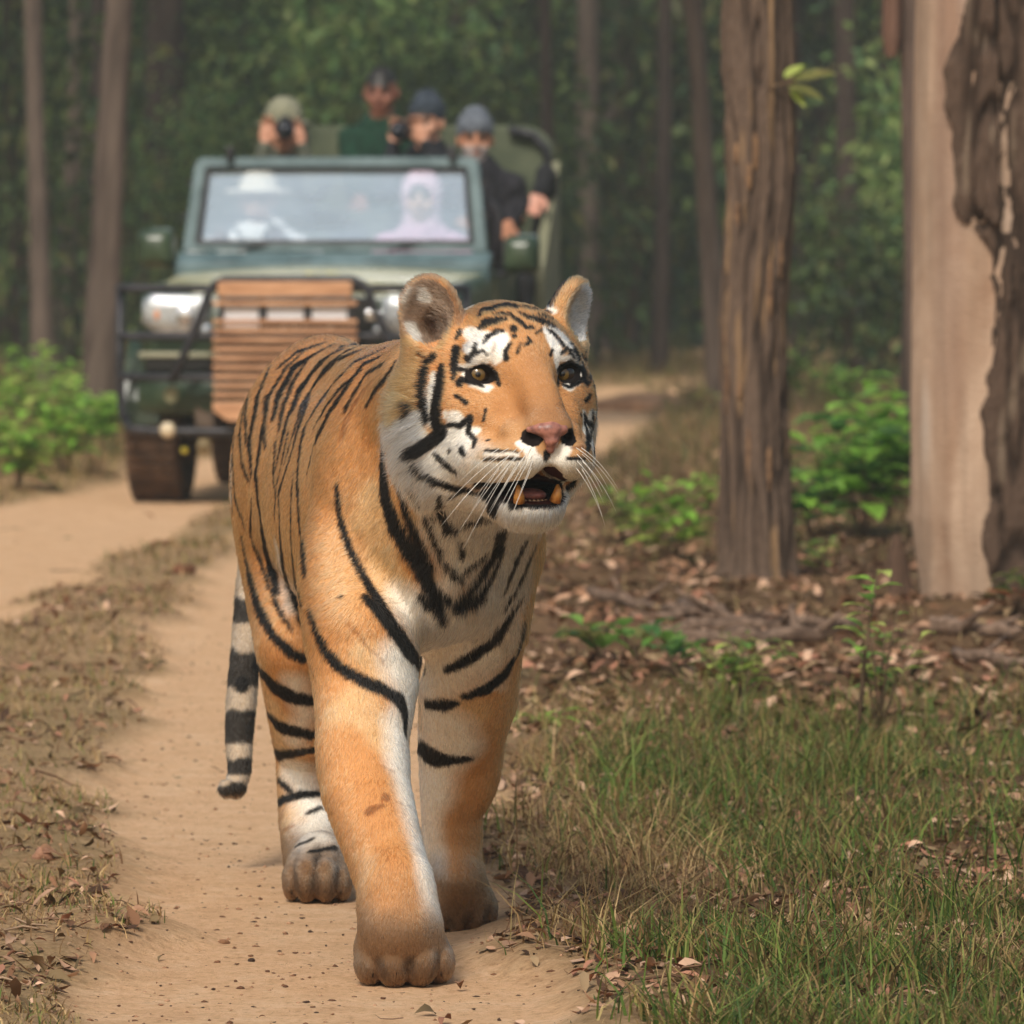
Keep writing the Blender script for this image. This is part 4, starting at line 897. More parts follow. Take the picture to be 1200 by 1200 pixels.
# 5: someone behind, whose arm hangs over the seat side
h = P(612, 213, 31.0); person('person mostly hidden behind the bearded one, bare hand hanging over the jeep side', h + A3((-.05, .02, -.14)), .0, 0, h + A3((-.12, .05, -.60)), .15,
       [P(585, 290, 31.0), P(632, 226, 30.7)], [P(570, 270, 31.0), P(640, 205, 30.75)], dict(skin=lin(206, 150, 128), cloth=cl('charcoal_top', lin(24, 24, 27), lin(42, 42, 46)), trousers=cl('charcoal_trousers', lin(26, 26, 28), lin(44, 42, 44))), 'beanie', hat_col=cl('charcoal_beanie', lin(34, 36, 38), lin(52, 54, 56)))
# driver and front passenger behind the dusty glass
h = jw(-.47, 2.10, 1.375); person('driver in a white shirt and pale brimmed hat behind the dusty windscreen', h, -.1, 0, jw(-.40, 2.22, .84), .19,
       [jw(-.62, 1.74, 1.18), jw(-.30, 1.74, 1.18)], [jw(-.78, 1.95, 1.08), jw(-.16, 1.95, 1.08)], dict(skin=lin(190, 140, 116), cloth=cl('white_shirt', lin(232, 232, 230), lin(250, 250, 248)), trousers=cl('beige_trousers', lin(120, 110, 90), lin(140, 130, 108))), 'brim', hat_col=cl('cream_hat', lin(236, 226, 206), lin(246, 238, 224)), torso_w=1.2)
h = jw(.31, 2.12, 1.385); person('front passenger in a pink headscarf behind the dusty windscreen', h, -.1, 0, jw(.34, 2.22, .86), .17,
       [jw(.20, 1.80, .95), jw(.45, 1.80, .95)], [jw(.12, 2.05, .98), jw(.54, 2.05, .98)], dict(skin=lin(206, 168, 150), cloth=cl('pink_top', lin(214, 160, 190), lin(232, 190, 210)), trousers=cl('mauve_trousers', lin(120, 90, 110), lin(140, 110, 130))), 'scarf', hat_col=cl('pink_headscarf', lin(232, 186, 206), lin(246, 214, 228)))
# ------------------------------------------------------------------ the tiger: one continuous body
def px(r, d): return r * mpp(d)
def J(x, y, d, r): return (at(x, y, d), px(r, d))       # a joint measured at (x, y), r wide, d metres away
BF = at(385, 540, 11.05); BA = at(497, 560, 10.0)
b_f = (BA - BF); b_f[2] = 0; b_f /= np.linalg.norm(b_f)           # body forward
b_r = np.array((-b_f[1], b_f[0], 0.0)) * -1                        # towards the right of a viewer behind... sign fixed below
if b_r[0] < 0: b_r = -b_r                                          # +x side (the tiger's left)
BM = np.stack([b_r, b_f, np.array((0, 0, 1.0))], 1)
# head frame: u to the viewer's right, v out of the face, w up
HY = R(21); HP = R(2)
h_v = np.array((math.sin(HY) * math.cos(HP), -math.cos(HY) * math.cos(HP), math.sin(HP)))
h_u = np.array((math.cos(HY), math.sin(HY), 0.0)); h_w = np.cross(h_v, h_u) * -1
if h_w[2] < 0: h_w = -h_w
HO = at(612, 439, 9.46)
HM = np.stack([h_u, h_v, h_w], 1)
def H(u, v, w): return HO + h_u * u + h_v * v + h_w * w
def HR(ax, ang): return HM @ np.array(Matrix.Rotation(ang, 3, ax))

CREASE_SHADE = []
def tiger_field():
    F = Field(spans((-0.62, -0.23, 0.006), (-0.23, 0.17, 0.0026)),
              spans((9.2, 9.85, 0.003), (9.85, 11.75, 0.007)),
              spans((-0.03, 0.11, 0.004), (0.11, 0.66, 0.006), (0.66, 1.16, 0.0027)))
    E = lambda x, y, d, r, k=0.04, M=BM: F.ell(at(x, y, d), r, M, k)
    # trunk
    E(382, 547, 11.02, (0.160, 0.27, 0.225), 0.03)
    E(425, 588, 10.62, (0.160, 0.46, 0.205), 0.08)
    E(470, 600, 10.25, (0.165, 0.38, 0.235), 0.08)
    F.chain([J(380, 436, 11.05, 30), J(410, 436, 10.75, 30), J(440, 437, 10.5, 32), J(480, 450, 10.15, 40)], 0.05)
    # chest and shoulders
    E(497, 630, 9.98, (0.130, 0.16, 0.165), 0.06)
    E(515, 672, 9.88, (0.075, 0.08, 0.095), 0.05)
    E(425, 590, 9.99, (0.080, 0.13, 0.215), 0.05)
    E(566, 600, 10.08, (0.076, 0.13, 0.205), 0.05)
    F.chain([J(415, 640, 9.97, 60), J(424, 740, 9.88, 68), J(428, 800, 9.86, 62), J(425, 865, 9.82, 53), J(429, 925, 9.77, 52),
             J(448, 990, 9.70, 46), J(462, 1035, 9.66, 44), J(469, 1085, 9.62, 50)], 0.025)
    F.chain([J(567, 650, 10.1, 50), J(562, 740, 10.15, 52), J(549, 815, 10.25, 58), J(537, 880, 10.32, 47), J(530, 950, 10.36, 36),
             J(531, 1005, 10.38, 33), J(538, 1050, 10.38, 36)], 0.025)
    # muscle: point of the shoulder, forearm, wrist
    E(392, 680, 9.92, (0.045, 0.06, 0.085), 0.04); E(408, 880, 9.80, (0.038, 0.05, 0.085), 0.03); E(468, 1030, 9.62, (0.046, 0.04, 0.045), 0.03)
    E(560, 880, 10.34, (0.036, 0.05, 0.09), 0.03); E(534, 1028, 10.34, (0.040, 0.04, 0.04), 0.03); E(600, 690, 10.08, (0.030, 0.06, 0.085), 0.04)
    # elbows
    F.cap(at(432, 790, 10.05), at(424, 730, 10.0), px(50, 10), px(60, 10), 0.05)
    F.cap(at(560, 800, 10.42), at(570, 730, 10.3), px(42, 10), px(52, 10), 0.05)
    # hind legs
    E(343, 610, 11.08, (0.097, 0.17, 0.235), 0.05)
    F.chain([J(352, 690, 10.98, 64), J(352, 750, 10.88, 54), J(358, 830, 10.98, 45), J(361, 880, 11.12, 38), J(363, 940, 11.10, 37),
             J(366, 990, 11.03, 36), J(369, 1022, 10.99, 35)], 0.025)
    E(445, 600, 11.3, (0.08, 0.16, 0.22), 0.05)
    F.chain([J(448, 690, 11.3, 58), J(448, 770, 11.25, 46), J(445, 850, 11.5, 36), J(443, 920, 11.55, 30), J(442, 975, 11.5, 32), J(440, 1000, 11.42, 34)], 0.03)
    # tail
    F.chain([J(372, 470, 11.35, 34), J(335, 560, 11.5, 24), J(302, 650, 11.5, 20), J(294, 700, 11.48, 18), J(288, 760, 11.45, 17), J(283, 820, 11.42, 17.5),
             J(280, 865, 11.4, 16), J(281, 900, 11.38, 13.5), J(276, 923, 11.36, 12), J(265, 924, 11.34, 9.5)], 0.01)
    # paws
    def paw(x, d, rx, yaw, s=1.0, hind=False):
        c0 = at(x, 293, d); cx, cy = c0[0], d
        f = np.array((math.sin(yaw), -math.cos(yaw), 0)); r = np.array((math.cos(yaw), math.sin(yaw), 0)); U = np.array((0, 0, 1.0))
        M = np.stack([r, f, U], 1)
        C = np.array((cx, cy, 0.0))
        F.ell(C + U * 0.046 * s - f * 0.005, (rx * 0.92, 0.075 * s, 0.046 * s), M, 0.03)
        F.ell(C + U * 0.065 * s - f * 0.035, (rx * 0.72, 0.06 * s, 0.055 * s), M, 0.03)
        F.ell(C + U * 0.02 * s - f * 0.05, (rx * 0.75, 0.06 * s, 0.022 * s), M, 0.02)
        out = []
        for q, (tu, tv, tz, tr) in enumerate(((-0.67, 0.024, 0.033, 0.032), (-0.25, 0.050, 0.040, 0.040), (0.25, 0.050, 0.040, 0.040), (0.67, 0.024, 0.033, 0.032))):
            p = C + r * tu * rx + f * tv * s + U * tz * s
            F.ell(p, (tr * 0.70 * s * rx / 0.078, 0.036 * s, tr * s), M, 0.004)
            F.cap(p + U * 0.012 * s - f * 0.012, p - f * 0.05 * s + U * 0.03 * s - r * tu * 0.02, tr * 0.60 * s, 0.018 * s, 0.007)
            out.append((p + f * 0.034 * s + U * 0.004 * s, f, r, s))
        for tu, ht in ((-0.49, 0.060), (0.0, 0.070), (0.49, 0.060)):   # furrows between the toes, not carved: their shade is painted on the coat
            e_ = 0.012 * abs(tu) * 2; P4 = [C + r * tu * rx + f * ((0.090 - e_) * s) + U * 0.004, C + r * tu * rx + f * ((0.078 - e_) * s) + U * 0.042 * s, C + r * tu * rx * 0.96 + f * ((0.052 - e_) * s) + U * (ht * s), C + r * tu * rx * 0.9 + f * (0.010 * s) + U * ((ht + 0.020) * s)]
            CREASE_SHADE.append((np.array(P4), np.full(4, 0.004)))
        return out
    claws = []
    claws += paw(471, 9.66, 0.080, R(8), 1.06)
    claws += paw(541, 10.42, 0.060, R(8), 0.92)
    claws += paw(372, 10.90, 0.064, R(-2), 0.98)
    claws += paw(440, 11.45, 0.058, R(0), 0.9)
    # neck
    F.cap(at(490, 520, 10.12), at(545, 468, 9.72), 0.150, 0.112, 0.06)
    F.cap(at(505, 620, 10.0), at(560, 540, 9.7), 0.145, 0.085, 0.06)
    F.cap(at(452, 470, 10.15), at(505, 455, 9.78), 0.075, 0.07, 0.05)
    F.cap(at(590, 640, 10.02), at(600, 560, 9.72), 0.055, 0.05, 0.05)
    # ---- head
    A = lambda u, v, w, r, k=0.02, M=HM, sub=False: F.ell(H(u, v, w), r, M, k, sub)
    A(0, -0.095, 0.022, (0.100, 0.115, 0.092), 0.02)              # skull
    A(0, -0.035, 0.028, (0.088, 0.060, 0.078), 0.02)              # forehead
    for s in (-1, 1):
        A(s * 0.080, -0.060, -0.045, (0.056, 0.075, 0.085), 0.03)  # cheek bone
        A(s * (0.120 if s < 0 else 0.108), -0.120, -0.055, (0.045, 0.062, 0.105 if s < 0 else 0.09), 0.03)  # ruff
        A(s * (0.100 if s < 0 else 0.078), -0.085 if s < 0 else -0.11, -0.130 if s < 0 else -0.10, (0.046, 0.062, 0.070), 0.03)  # lower ruff
        A(s * 0.058, -0.004, 0.030, (0.034, 0.028, 0.020), 0.02)   # brow
        A(s * 0.050, 0.012, -0.070, (0.034, 0.056, 0.044), 0.035)
    F.chain([(H(0, 0.012, 0.008), 0.040), (H(0, 0.062, -0.036), 0.036), (H(0, 0.103, -0.074), 0.031)], 0.030)
    A(0, 0.106, -0.084, (0.036, 0.034, 0.026), 0.014)             # nose end
    for s in (-1, 1):
        A(s * (0.033 if s < 0 else 0.029), 0.090, -0.126, (0.040 if s < 0 else 0.037, 0.042, 0.033), 0.016)  # whisker pads
        A(s * (0.058 if s < 0 else 0.050), 0.052, -0.126, (0.036, 0.052, 0.036), 0.02)
        A(s * 0.082, -0.010, -0.125, (0.032, 0.050, 0.042), 0.03)
    # lower jaw
    A(-0.002, 0.040, -0.203, (0.037, 0.032, 0.024), 0.014)
    A(0, 0.005, -0.197, (0.047, 0.058, 0.028), 0.018)
    for s in (-1, 1): F.cap(H(s * 0.030, 0.03, -0.197), H(s * 0.083, -0.09, -0.150), 0.020, 0.036, 0.02)
    A(0, -0.07, -0.165, (0.085, 0.09, 0.05), 0.03)
    # open mouth
    A(-0.004, 0.062, -0.172, (0.038, 0.060, 0.020), 0.006, sub=True)
    A(-0.003, 0.100, -0.163, (0.023, 0.052, 0.024), 0.008, sub=True)
    A(0, 0.020, -0.176, (0.056, 0.075, 0.014), 0.006, sub=True)
    for s in (-1, 1): F.cap(H(s * 0.040, 0.070, -0.172), H(s * 0.080, 0.012, -0.163), 0.008, 0.004, 0.006, sub=True)
    F.cap(H(0, 0.140, -0.105), H(0, 0.120, -0.160), 0.0035, 0.006, 0.006, sub=True)   # cleft of the lip
    for s in (-1, 1): F.cap(H(s * 0.054, 0.062, -0.020), H(s * 0.064, 0.078, -0.075), 0.014, 0.020, 0.03, sub=True)   # hollow between eye and muzzle
    for s in (-1, 1): A(s * 0.042, 0.074, -0.088, (0.020, 0.026, 0.018), 0.02)
    for s in (-1, 1): F.cap(H(-0.002, 0.112, -0.153), H(s * 0.034 - 0.003, 0.078, -0.171), 0.0115, 0.010, 0.006, sub=True)
    for s in (-1, 1):                                              # nostrils
        F.cap(H(s * 0.019 - 0.003, 0.150, -0.101), H(s * 0.031 - 0.003, 0.116, -0.094), 0.0115, 0.007, 0.003, sub=True)
    # eyes
    for s in (-1, 1):
        M = HR('Y', s * R(-20))
        A(s * 0.070, 0.034, 0.000, (0.0225, 0.036, 0.0118), 0.004, M, True)
        F.cap(H(s * 0.051, 0.034, -0.010), H(s * 0.045, 0.040, -0.018), 0.0035, 0.0025, 0.004, sub=True)
    # ears: cups opened forward and outward
    for s, cu, cv, cw, yaw, tilt in ((-1, -0.120, -0.078, 0.100, R(34), R(-12)), (1, 0.116, -0.095, 0.098, R(-44), R(24))):
        M = HM @ np.array(Matrix.Rotation(tilt, 3, 'Y')) @ np.array(Matrix.Rotation(yaw, 3, 'Z'))
        c = H(cu, cv, cw); n = M[:, 1]; up = M[:, 2]; sd = M[:, 0]
        F.ell(c - up * 0.003, (0.045, 0.021, 0.050), M, 0.010); F.ell(c + up * 0.008 - sd * s * 0.006, (0.034, 0.016, 0.043), M, 0.018)
        F.ell(H(cu * 0.86, cv - 0.005, cw - 0.045), (0.052, 0.042, 0.036), M, 0.035)
        F.ell(c + n * 0.025 + up * 0.002, (0.038, 0.020, 0.046), M, 0.012, True)
        F.ell(c + n * 0.020 - up * 0.030 - sd * s * 0.006, (0.020, 0.022, 0.030), M, 0.010, True)
    return F, claws
_t = time.time()
TF, CLAWS = tiger_field()
TV, TFc = TF.mesh('tiger')
del TF
print('tiger field', round(time.time() - _t, 1), len(TV), len(TFc))
# ------------------------------------------------------------------ the tiger's coat: stripes and patches laid on the body
TBVH = BVHTree.FromPolygons([tuple(v) for v in TV.tolist()], TFc.tolist())
CAMP = Vector((0, 0, CAM_H))
SP = {'f': (420, 300, 3.334), 'b': (240, 360, 2.857), 'l': (220, 700, 2.4), 'e': (450, 310, 8.0), 'g': (560, 310, 8.0), 'm': (560, 480, 7.5)}
def on_tiger(px_, py_):
    p = Vector(at(px_, py_, 9.0)); hit = TBVH.ray_cast(CAMP, (p - CAMP).normalized(), 14)
    return None if hit[0] is None else np.array(hit[0])
def stroke(sp, txt, step=2.5):
    """'x,y,w x,y,w ...' as measured on an enlarged part of the picture -> list of runs of (points, radii) on the skin"""
    ox, oy, sc = SP[sp]; P = [tuple(map(float, t.split(','))) for t in txt.split()]
    if len(P) == 1: P = P * 2
    runs = []; cur = []
    P = [(ox + x / sc, oy + y / sc, w / sc / 2) for x, y, w in P]
    for (x0, y0, w0), (x1, y1, w1) in zip(P, P[1:]):
        n = max(int(math.hypot(x1 - x0, y1 - y0) / step), 1)
        for i in range(n + 1):
            t = i / n; xx, yy = x0 + (x1 - x0) * t, y0 + (y1 - y0) * t; h = on_tiger(xx, yy)
            if h is None:
                if cur: runs.append(cur); cur = []
                continue
            wr = w0 + (w1 - w0) * t; r = wr * mpp(h[1]); dl = math.hypot(x1 - x0, y1 - y0)
            if dl > 1:                          # a mark seen at a slant is wider than it looks
                nx, ny = -(y1 - y0) / dl * wr, (x1 - x0) / dl * wr
                ha, hb = on_tiger(xx + nx, yy + ny), on_tiger(xx - nx, yy - ny)
                if ha is not None and hb is not None: r = min(max(np.linalg.norm(ha - hb) / 2, r), 1.6 * r)
            if cur and np.linalg.norm(cur[-1][0] - h) > 0.07: runs.append(cur); cur = []
            cur.append((h, r))
    if cur: runs.append(cur)
    return [(np.array([p for p, r in c]), np.array([r for p, r in c])) for c in runs]

BLACK = """
f 300,385,16 262,420,20 248,480,24 245,560,26 262,635,26
f 325,435,18 318,500,28 305,570,30 300,640,36 322,690,48 290,720,50 240,755,50 205,772,42
f 190,575,18 195,620,20
f 380,545,12 420,575,12
f 350,658,14 400,665,20 438,630,18 430,690,16 460,720,14 450,745,10
f 355,762,14
f 402,757,16 414,776,14
f 300,775,10 340,815,14 380,845,10
f 215,810,8 250,855,12 300,885,18 360,905,20 420,915,18 470,925,10
f 490,640,8 500,600,6
e 675,805,78 668,890,70 660,1000,46 650,1070,26
e 670,985,40 740,985,34 800,982,22 860,955,22 930,937,24 1000,960,28 1050,1030,34 1085,1120,34
e 700,1120,60 710,1085,46 780,1090,40 860,1120,26 930,1150,20
e 860,750,20 852,810,32 800,888,46 780,880,40
e 860,830,18 920,805,16 965,855,14
e 930,740,22 980,670,34 1060,625,30 1115,625,12
e 895,590,30 960,542,58 1040,532,58 1140,510,14
e 680,695,24 718,625,24
e 380,860,10 330,830,14 
g 262,885,46 270,800,34 310,740,18
g 12,480,20 60,425,40 140,420,46 180,400,30
g 190,395,40 270,380,64 360,395,34
g 0,370,16 100,350,20 180,345,14
g 420,398,14 480,410,22 600,430,16 690,448,10
g 440,490,14 520,502,36 620,535,36 700,570,18 735,598,8
g 150,470,8 230,455,20 300,470,14
g 560,470,8 640,490,14 700,520,8
g 380,450,10 420,470,18 470,500,12
g 540,640,8 580,620,16 600,600,8
g 60,330,10 160,320,16 260,330,10
g 300,450,10 330,495,20 390,530,32 450,580,32 520,592,12
g 330,600,62
g 345,668,34
g 470,690,10 490,720,20 430,765,10
g 400,740,12 372,830,12
g 640,600,6 700,640,18 760,700,24 800,765,18
g 780,835,20 835,790,30 900,870,22
g 745,1005,22 780,960,28 850,922,38 920,942,40 980,985,36 1000,1060,22
g 790,1120,16 850,1150,26 920,1130,34 970,1075,26
g 1000,880,18 1040,940,26 1050,1020,24 1040,1110,16
g 900,790,16 930,840,18
g 700,800,16 680,860,20
m 905,45,30
m 935,120,36
m 1010,20,20 1000,150,32 970,280,36 955,370,18
m 60,355,12 200,362,14 350,372,12
m 50,430,12 200,432,22 400,430,16
m 80,530,8 220,525,14 370,500,8
m 790,432,18 860,436,24 940,430,20
m 790,510,10 900,532,16
m 95,265,30
m 240,620,30 200,700,60 160,800,90 130,900,70
m 0,650,50 120,640,50 250,620,30
m 60,740,80 150,760,90 230,760,60
m 290,855,44 450,828,50 600,815,50 690,780,26
m 860,620,16 830,655,34 780,690,26
m 605,392,44 596,440,28 590,480,20
b 600,450,16 597,540,28 605,640,36 640,740,42 700,830,48 740,910,42 780,990,32 803,1058,14
b 622,490,12 650,600,20 680,700,24 720,800,20 760,880,12
b 785,850,8 835,895,14 865,925,6
b 765,930,4 800,968,12 832,1005,16
b 440,600,5 450,700,11 480,800,16 530,900,20 590,1000,26 640,1080,32 690,1150,28 725,1205,16
b 700,590,6 740,650,12 770,705,8
b 715,620,6 745,720,10 790,830,10
b 785,630,8 795,690,18 820,745,26 845,740,14
b 875,728,16 950,705,12
b 855,790,8 862,832,14
b 830,1003,16 880,962,16 940,880,18 980,810,24 995,745,20
b 845,1005,14 900,990,28 960,905,14 1000,810,6
b 870,892,10 935,840,8
b 1075,775,10 1040,850,14 1000,950,8
b 1100,800,8 1050,930,10 1000,1010,6
b 640,180,5 610,235,12 570,282,10 540,335,3
b 820,640,4 870,610,10
b 390,145,8 300,200,22 250,290,22 232,375,10
b 215,205,5 178,300,16 165,380,18 150,450,18 158,560,8
b 465,130,5 380,190,10 320,270,12 280,370,12 258,460,12 240,540,6
b 555,120,6 470,150,9 400,210,10 350,290,12 318,400,12 290,500,10 250,620,10 255,760,18 270,880,20 300,980,16 328,1062,8
b 600,140,5 500,185,11 430,258,14 380,330,13 338,400,12 322,470,12 312,560,14 316,700,14 330,820,12 336,900,6
b 590,165,8 530,192,11 480,260,12 420,350,14 372,450,16 348,545,6
b 545,135,5 450,175,8 380,240,8 330,320,8 300,420,8 270,520,5
b 600,190,5 540,225,8 500,290,8 470,345,5
b 400,120,4 310,150,12 250,200,10
b 340,140,5 270,205,9 215,300,10 205,380,6
b 430,125,5 350,170,8 295,250,9 262,340,9 250,420,5
b 505,125,4 430,155,7 365,215,8 318,290,8 295,350,5
b 100,450,5 88,560,6 95,680,5
b 280,420,6 262,520,9 243,600,9 236,700,7
b 300,560,5 290,660,8 292,780,9 305,900,9 325,1000,7
b 150,280,4 138,360,8 140,450,8
b 520,215,4 455,270,8 410,330,8 370,400,7
b 135,330,5 120,420,9 125,520,9 152,590,4
b 195,400,8 190,450,16 172,560,22 183,660,28 203,780,32 225,880,28 243,960,10
b 105,400,4 95,500,7 103,640,9 140,745,4
b 125,770,8 150,900,14 175,1000,16 228,1100,22 290,1160,32 330,1176,26
b 240,450,5 232,560,8 240,640,5
b 205,300,5 200,400,8 205,470,5
b 225,940,5 240,1000,10 290,1080,5
b 160,640,4 155,760,7 190,860,6 215,940,4
l 940,0,5 900,60,14 860,120,20 800,170,26 725,207,14
l 945,80,6 925,160,12 890,220,20 840,260,24 775,282,10
l 672,300,20 720,304,26 755,296,10
l 640,412,38 680,445,42 730,458,24 800,455,6
l 835,0,10 760,42,14
l 660,0,18 722,62,14
l 430,0,6
l 340,40,4 362,100,8 385,150,16 430,200,24 490,235,28 550,260,28 598,290,26 612,330,18 612,385,8
l 500,0,16 560,70,26 620,150,28 668,207,16
l 195,195,24 240,250,36 290,280,32 345,292,26
l 210,310,14 260,365,28 345,387,22
l 242,442,20 300,438,22 350,430,22
l 250,510,8 292,547,8
l 256,575,14 310,556,18 368,552,10
l 340,606,5 375,592,7
l 310,697,6 350,680,6
l 345,716,5 415,703,7
"""
BROWN = """
l 548,566,16 562,560,18
l 505,602,10 525,596,12
b 590,220,3 520,290,7 470,380,8 448,455,4
b 560,250,3 500,330,6 460,440,4
l 430,50,3 490,120,8 555,187,4
l 330,150,3 360,235,4
l 540,470,2 580,490,3
l 556,563,30
l 512,600,26 545,585,12
l 265,655,5 300,640,5
e 1010,830,22 1040,740,24
g 130,830,20 160,740,22
m 820,335,30 930,330,30
"""
WHITE = """
f 440,345,60 455,375,60 500,385,60 550,375,60 560,320,60
f 410,460,20 450,500,22 500,520,24
f 700,700,50 660,720,40
e 720,960,30 760,1010,30
e 800,640,110 900,700,150 1040,720,150 1130,700,90 1080,830,110 1050,910,60
e 740,960,24 790,945,44 860,900,60 960,900,50
e 780,1015,24 850,1090,30 930,1125,26 1000,1150,34
e 770,430,40 840,392,44
g 640,620,50 700,720,80 750,820,80 740,920,44 745,1000,30
g 690,600,40 800,670,70 860,770,70 930,900,50
g 640,390,30 720,440,40
g 820,1125,40 890,1090,46 940,1020,34
g 780,890,40 860,880,50 940,930,40
f 292,470,24 282,560,34 285,640,40
f 230,640,60 190,690,90 240,700,70
f 130,680,60 160,760,60 200,840,60
f 330,700,60 390,720,110 350,780,110 280,830,80
f 380,640,60 400,700,60 470,680,20
f 340,620,26
f 350,850,70 430,870,50
f 270,860,40
m 370,290,50 460,350,90 480,400,100
m 250,480,30 430,470,80 520,450,110 430,550,120 300,560,80 150,560,40
m 60,385,24 200,390,26 350,395,30
m 0,480,60 120,490,40
m 770,330,110 700,450,130 800,530,130 900,500,90 880,580,70
m 940,190,60 930,60,60 1000,220,30
m 250,960,90 400,930,120 550,930,130 660,930,110 700,990,80
m 400,1000,90 600,1010,90
f 430,960,90 400,1040,80 450,1010,80
b 860,680,120 900,780,130 870,860,110 820,930,60
b 740,640,24 770,740,26 800,800,30
b 930,950,100 1000,1000,130 960,1060,120 880,1120,130 840,1180,120
b 1010,780,60 1010,880,90 1030,960,80
b 700,1000,130 740,1080,120 750,1150,100
b 780,950,60 850,1040,60
b 650,960,60
l 760,120,140 850,100,90 720,220,110 680,250,60
l 600,180,90 640,240,80 620,300,40
l 720,370,110 760,420,100 700,500,80 680,580,60
l 585,360,40 600,480,50 640,600,56 665,700,50 680,800,30
l 360,620,80 340,700,70 390,720,60 300,480,60 380,640,60
l 300,240,50 330,330,40 300,410,36
b 246,800,10 268,900,16 300,1010,20
b 90,520,20 90,640,16
"""
PALE = """
b 560,640,90 600,860,120 640,960,120
b 520,720,90
l 500,160,90 540,220,60
l 640,330,110 800,320,90
l 400,330,60 480,300,120 560,400,80
l 290,620,60 270,700,50 300,720,60
l 240,300,60 280,400,60 280,480,60
f 150,560,50 140,620,50
f 480,790,60 560,780,50
g 880,560,120 960,700,120 1050,900,60
"""
DARKER = """
g 500,800,200 520,1000,260 600,1180,260
m 500,100,280 640,120,200
"""
def group_of(txt):
    out = []
    for ln in txt.strip().splitlines():
        sp, rest = ln.strip().split(' ', 1); out += stroke(sp, rest)
    return out
PB, PBR, PW, PP, PD = (group_of(t) for t in (BLACK, BROWN, WHITE, PALE, DARKER))
def mirrored(runs, keep):
    """the same marks on the side of the trunk that faces away"""
    out = []
    for P, r in runs:
        if not keep(P): continue
        q = P - BF; side = q @ b_r; Q = P - 2 * np.outer(side, b_r)
        Q2 = []
        for p in Q:
            h = TBVH.find_nearest(Vector(p)); Q2.append(np.array(h[0]))
        out.append((np.array(Q2), r))
    return out
_flank = lambda P: (P[:, 1].mean() > 10.12) and (P[:, 2].mean() > 0.35) and ((P - BF) @ b_r).mean() < 0.01
_hl = lambda P: (P[:, 1].mean() > 10.6) and (P[:, 2].mean() <= 0.35)
PB += mirrored(PB, _flank); 
PB += mirrored(PB, _hl)
def mirror_head(runs):
    out = []
    for P, r in runs:
        l = (P - HO) @ HM
        if not (l[:, 0].mean() < -0.072 and l[:, 1].mean() < 0.03 and abs(l[:, 2].mean()) < 0.16): continue
        Q = P - 2 * np.outer(l[:, 0], h_u); out.append((np.array([np.array(TBVH.find_nearest(Vector(p))[0]) for p in Q]), r))
    return out
PB += mirror_head(PB); PW += mirror_head(PW)

def dist_to(runs, pts, soft=0.004, n_amp=0.0012):
    """signed distance (m) from each point to the nearest mark, negative inside"""
    out = np.full(len(pts), 0.05, np.float32)
    for P, r in runs:
        m = r.max() + 0.03; lo = P.min(0) - m; hi = P.max(0) + m
        ix = np.nonzero(((pts > lo) & (pts < hi)).all(1))[0]
        if not len(ix): continue
        q = pts[ix]; best = np.full(len(ix), 0.05)
        if len(P) == 1: best = np.linalg.norm(q - P[0], axis=1) - r[0]
        for a, b, ra, rb in zip(P, P[1:], r, r[1:]):
            ab = b - a; L2 = ab @ ab + 1e-12
            t = np.clip(((q - a) @ ab) / L2, 0, 1)
            d = np.linalg.norm(q - a - t[:, None] * ab, axis=1) - (ra + (rb - ra) * t)
            best = np.minimum(best, d)
        out[ix] = np.minimum(out[ix], best)
    return out

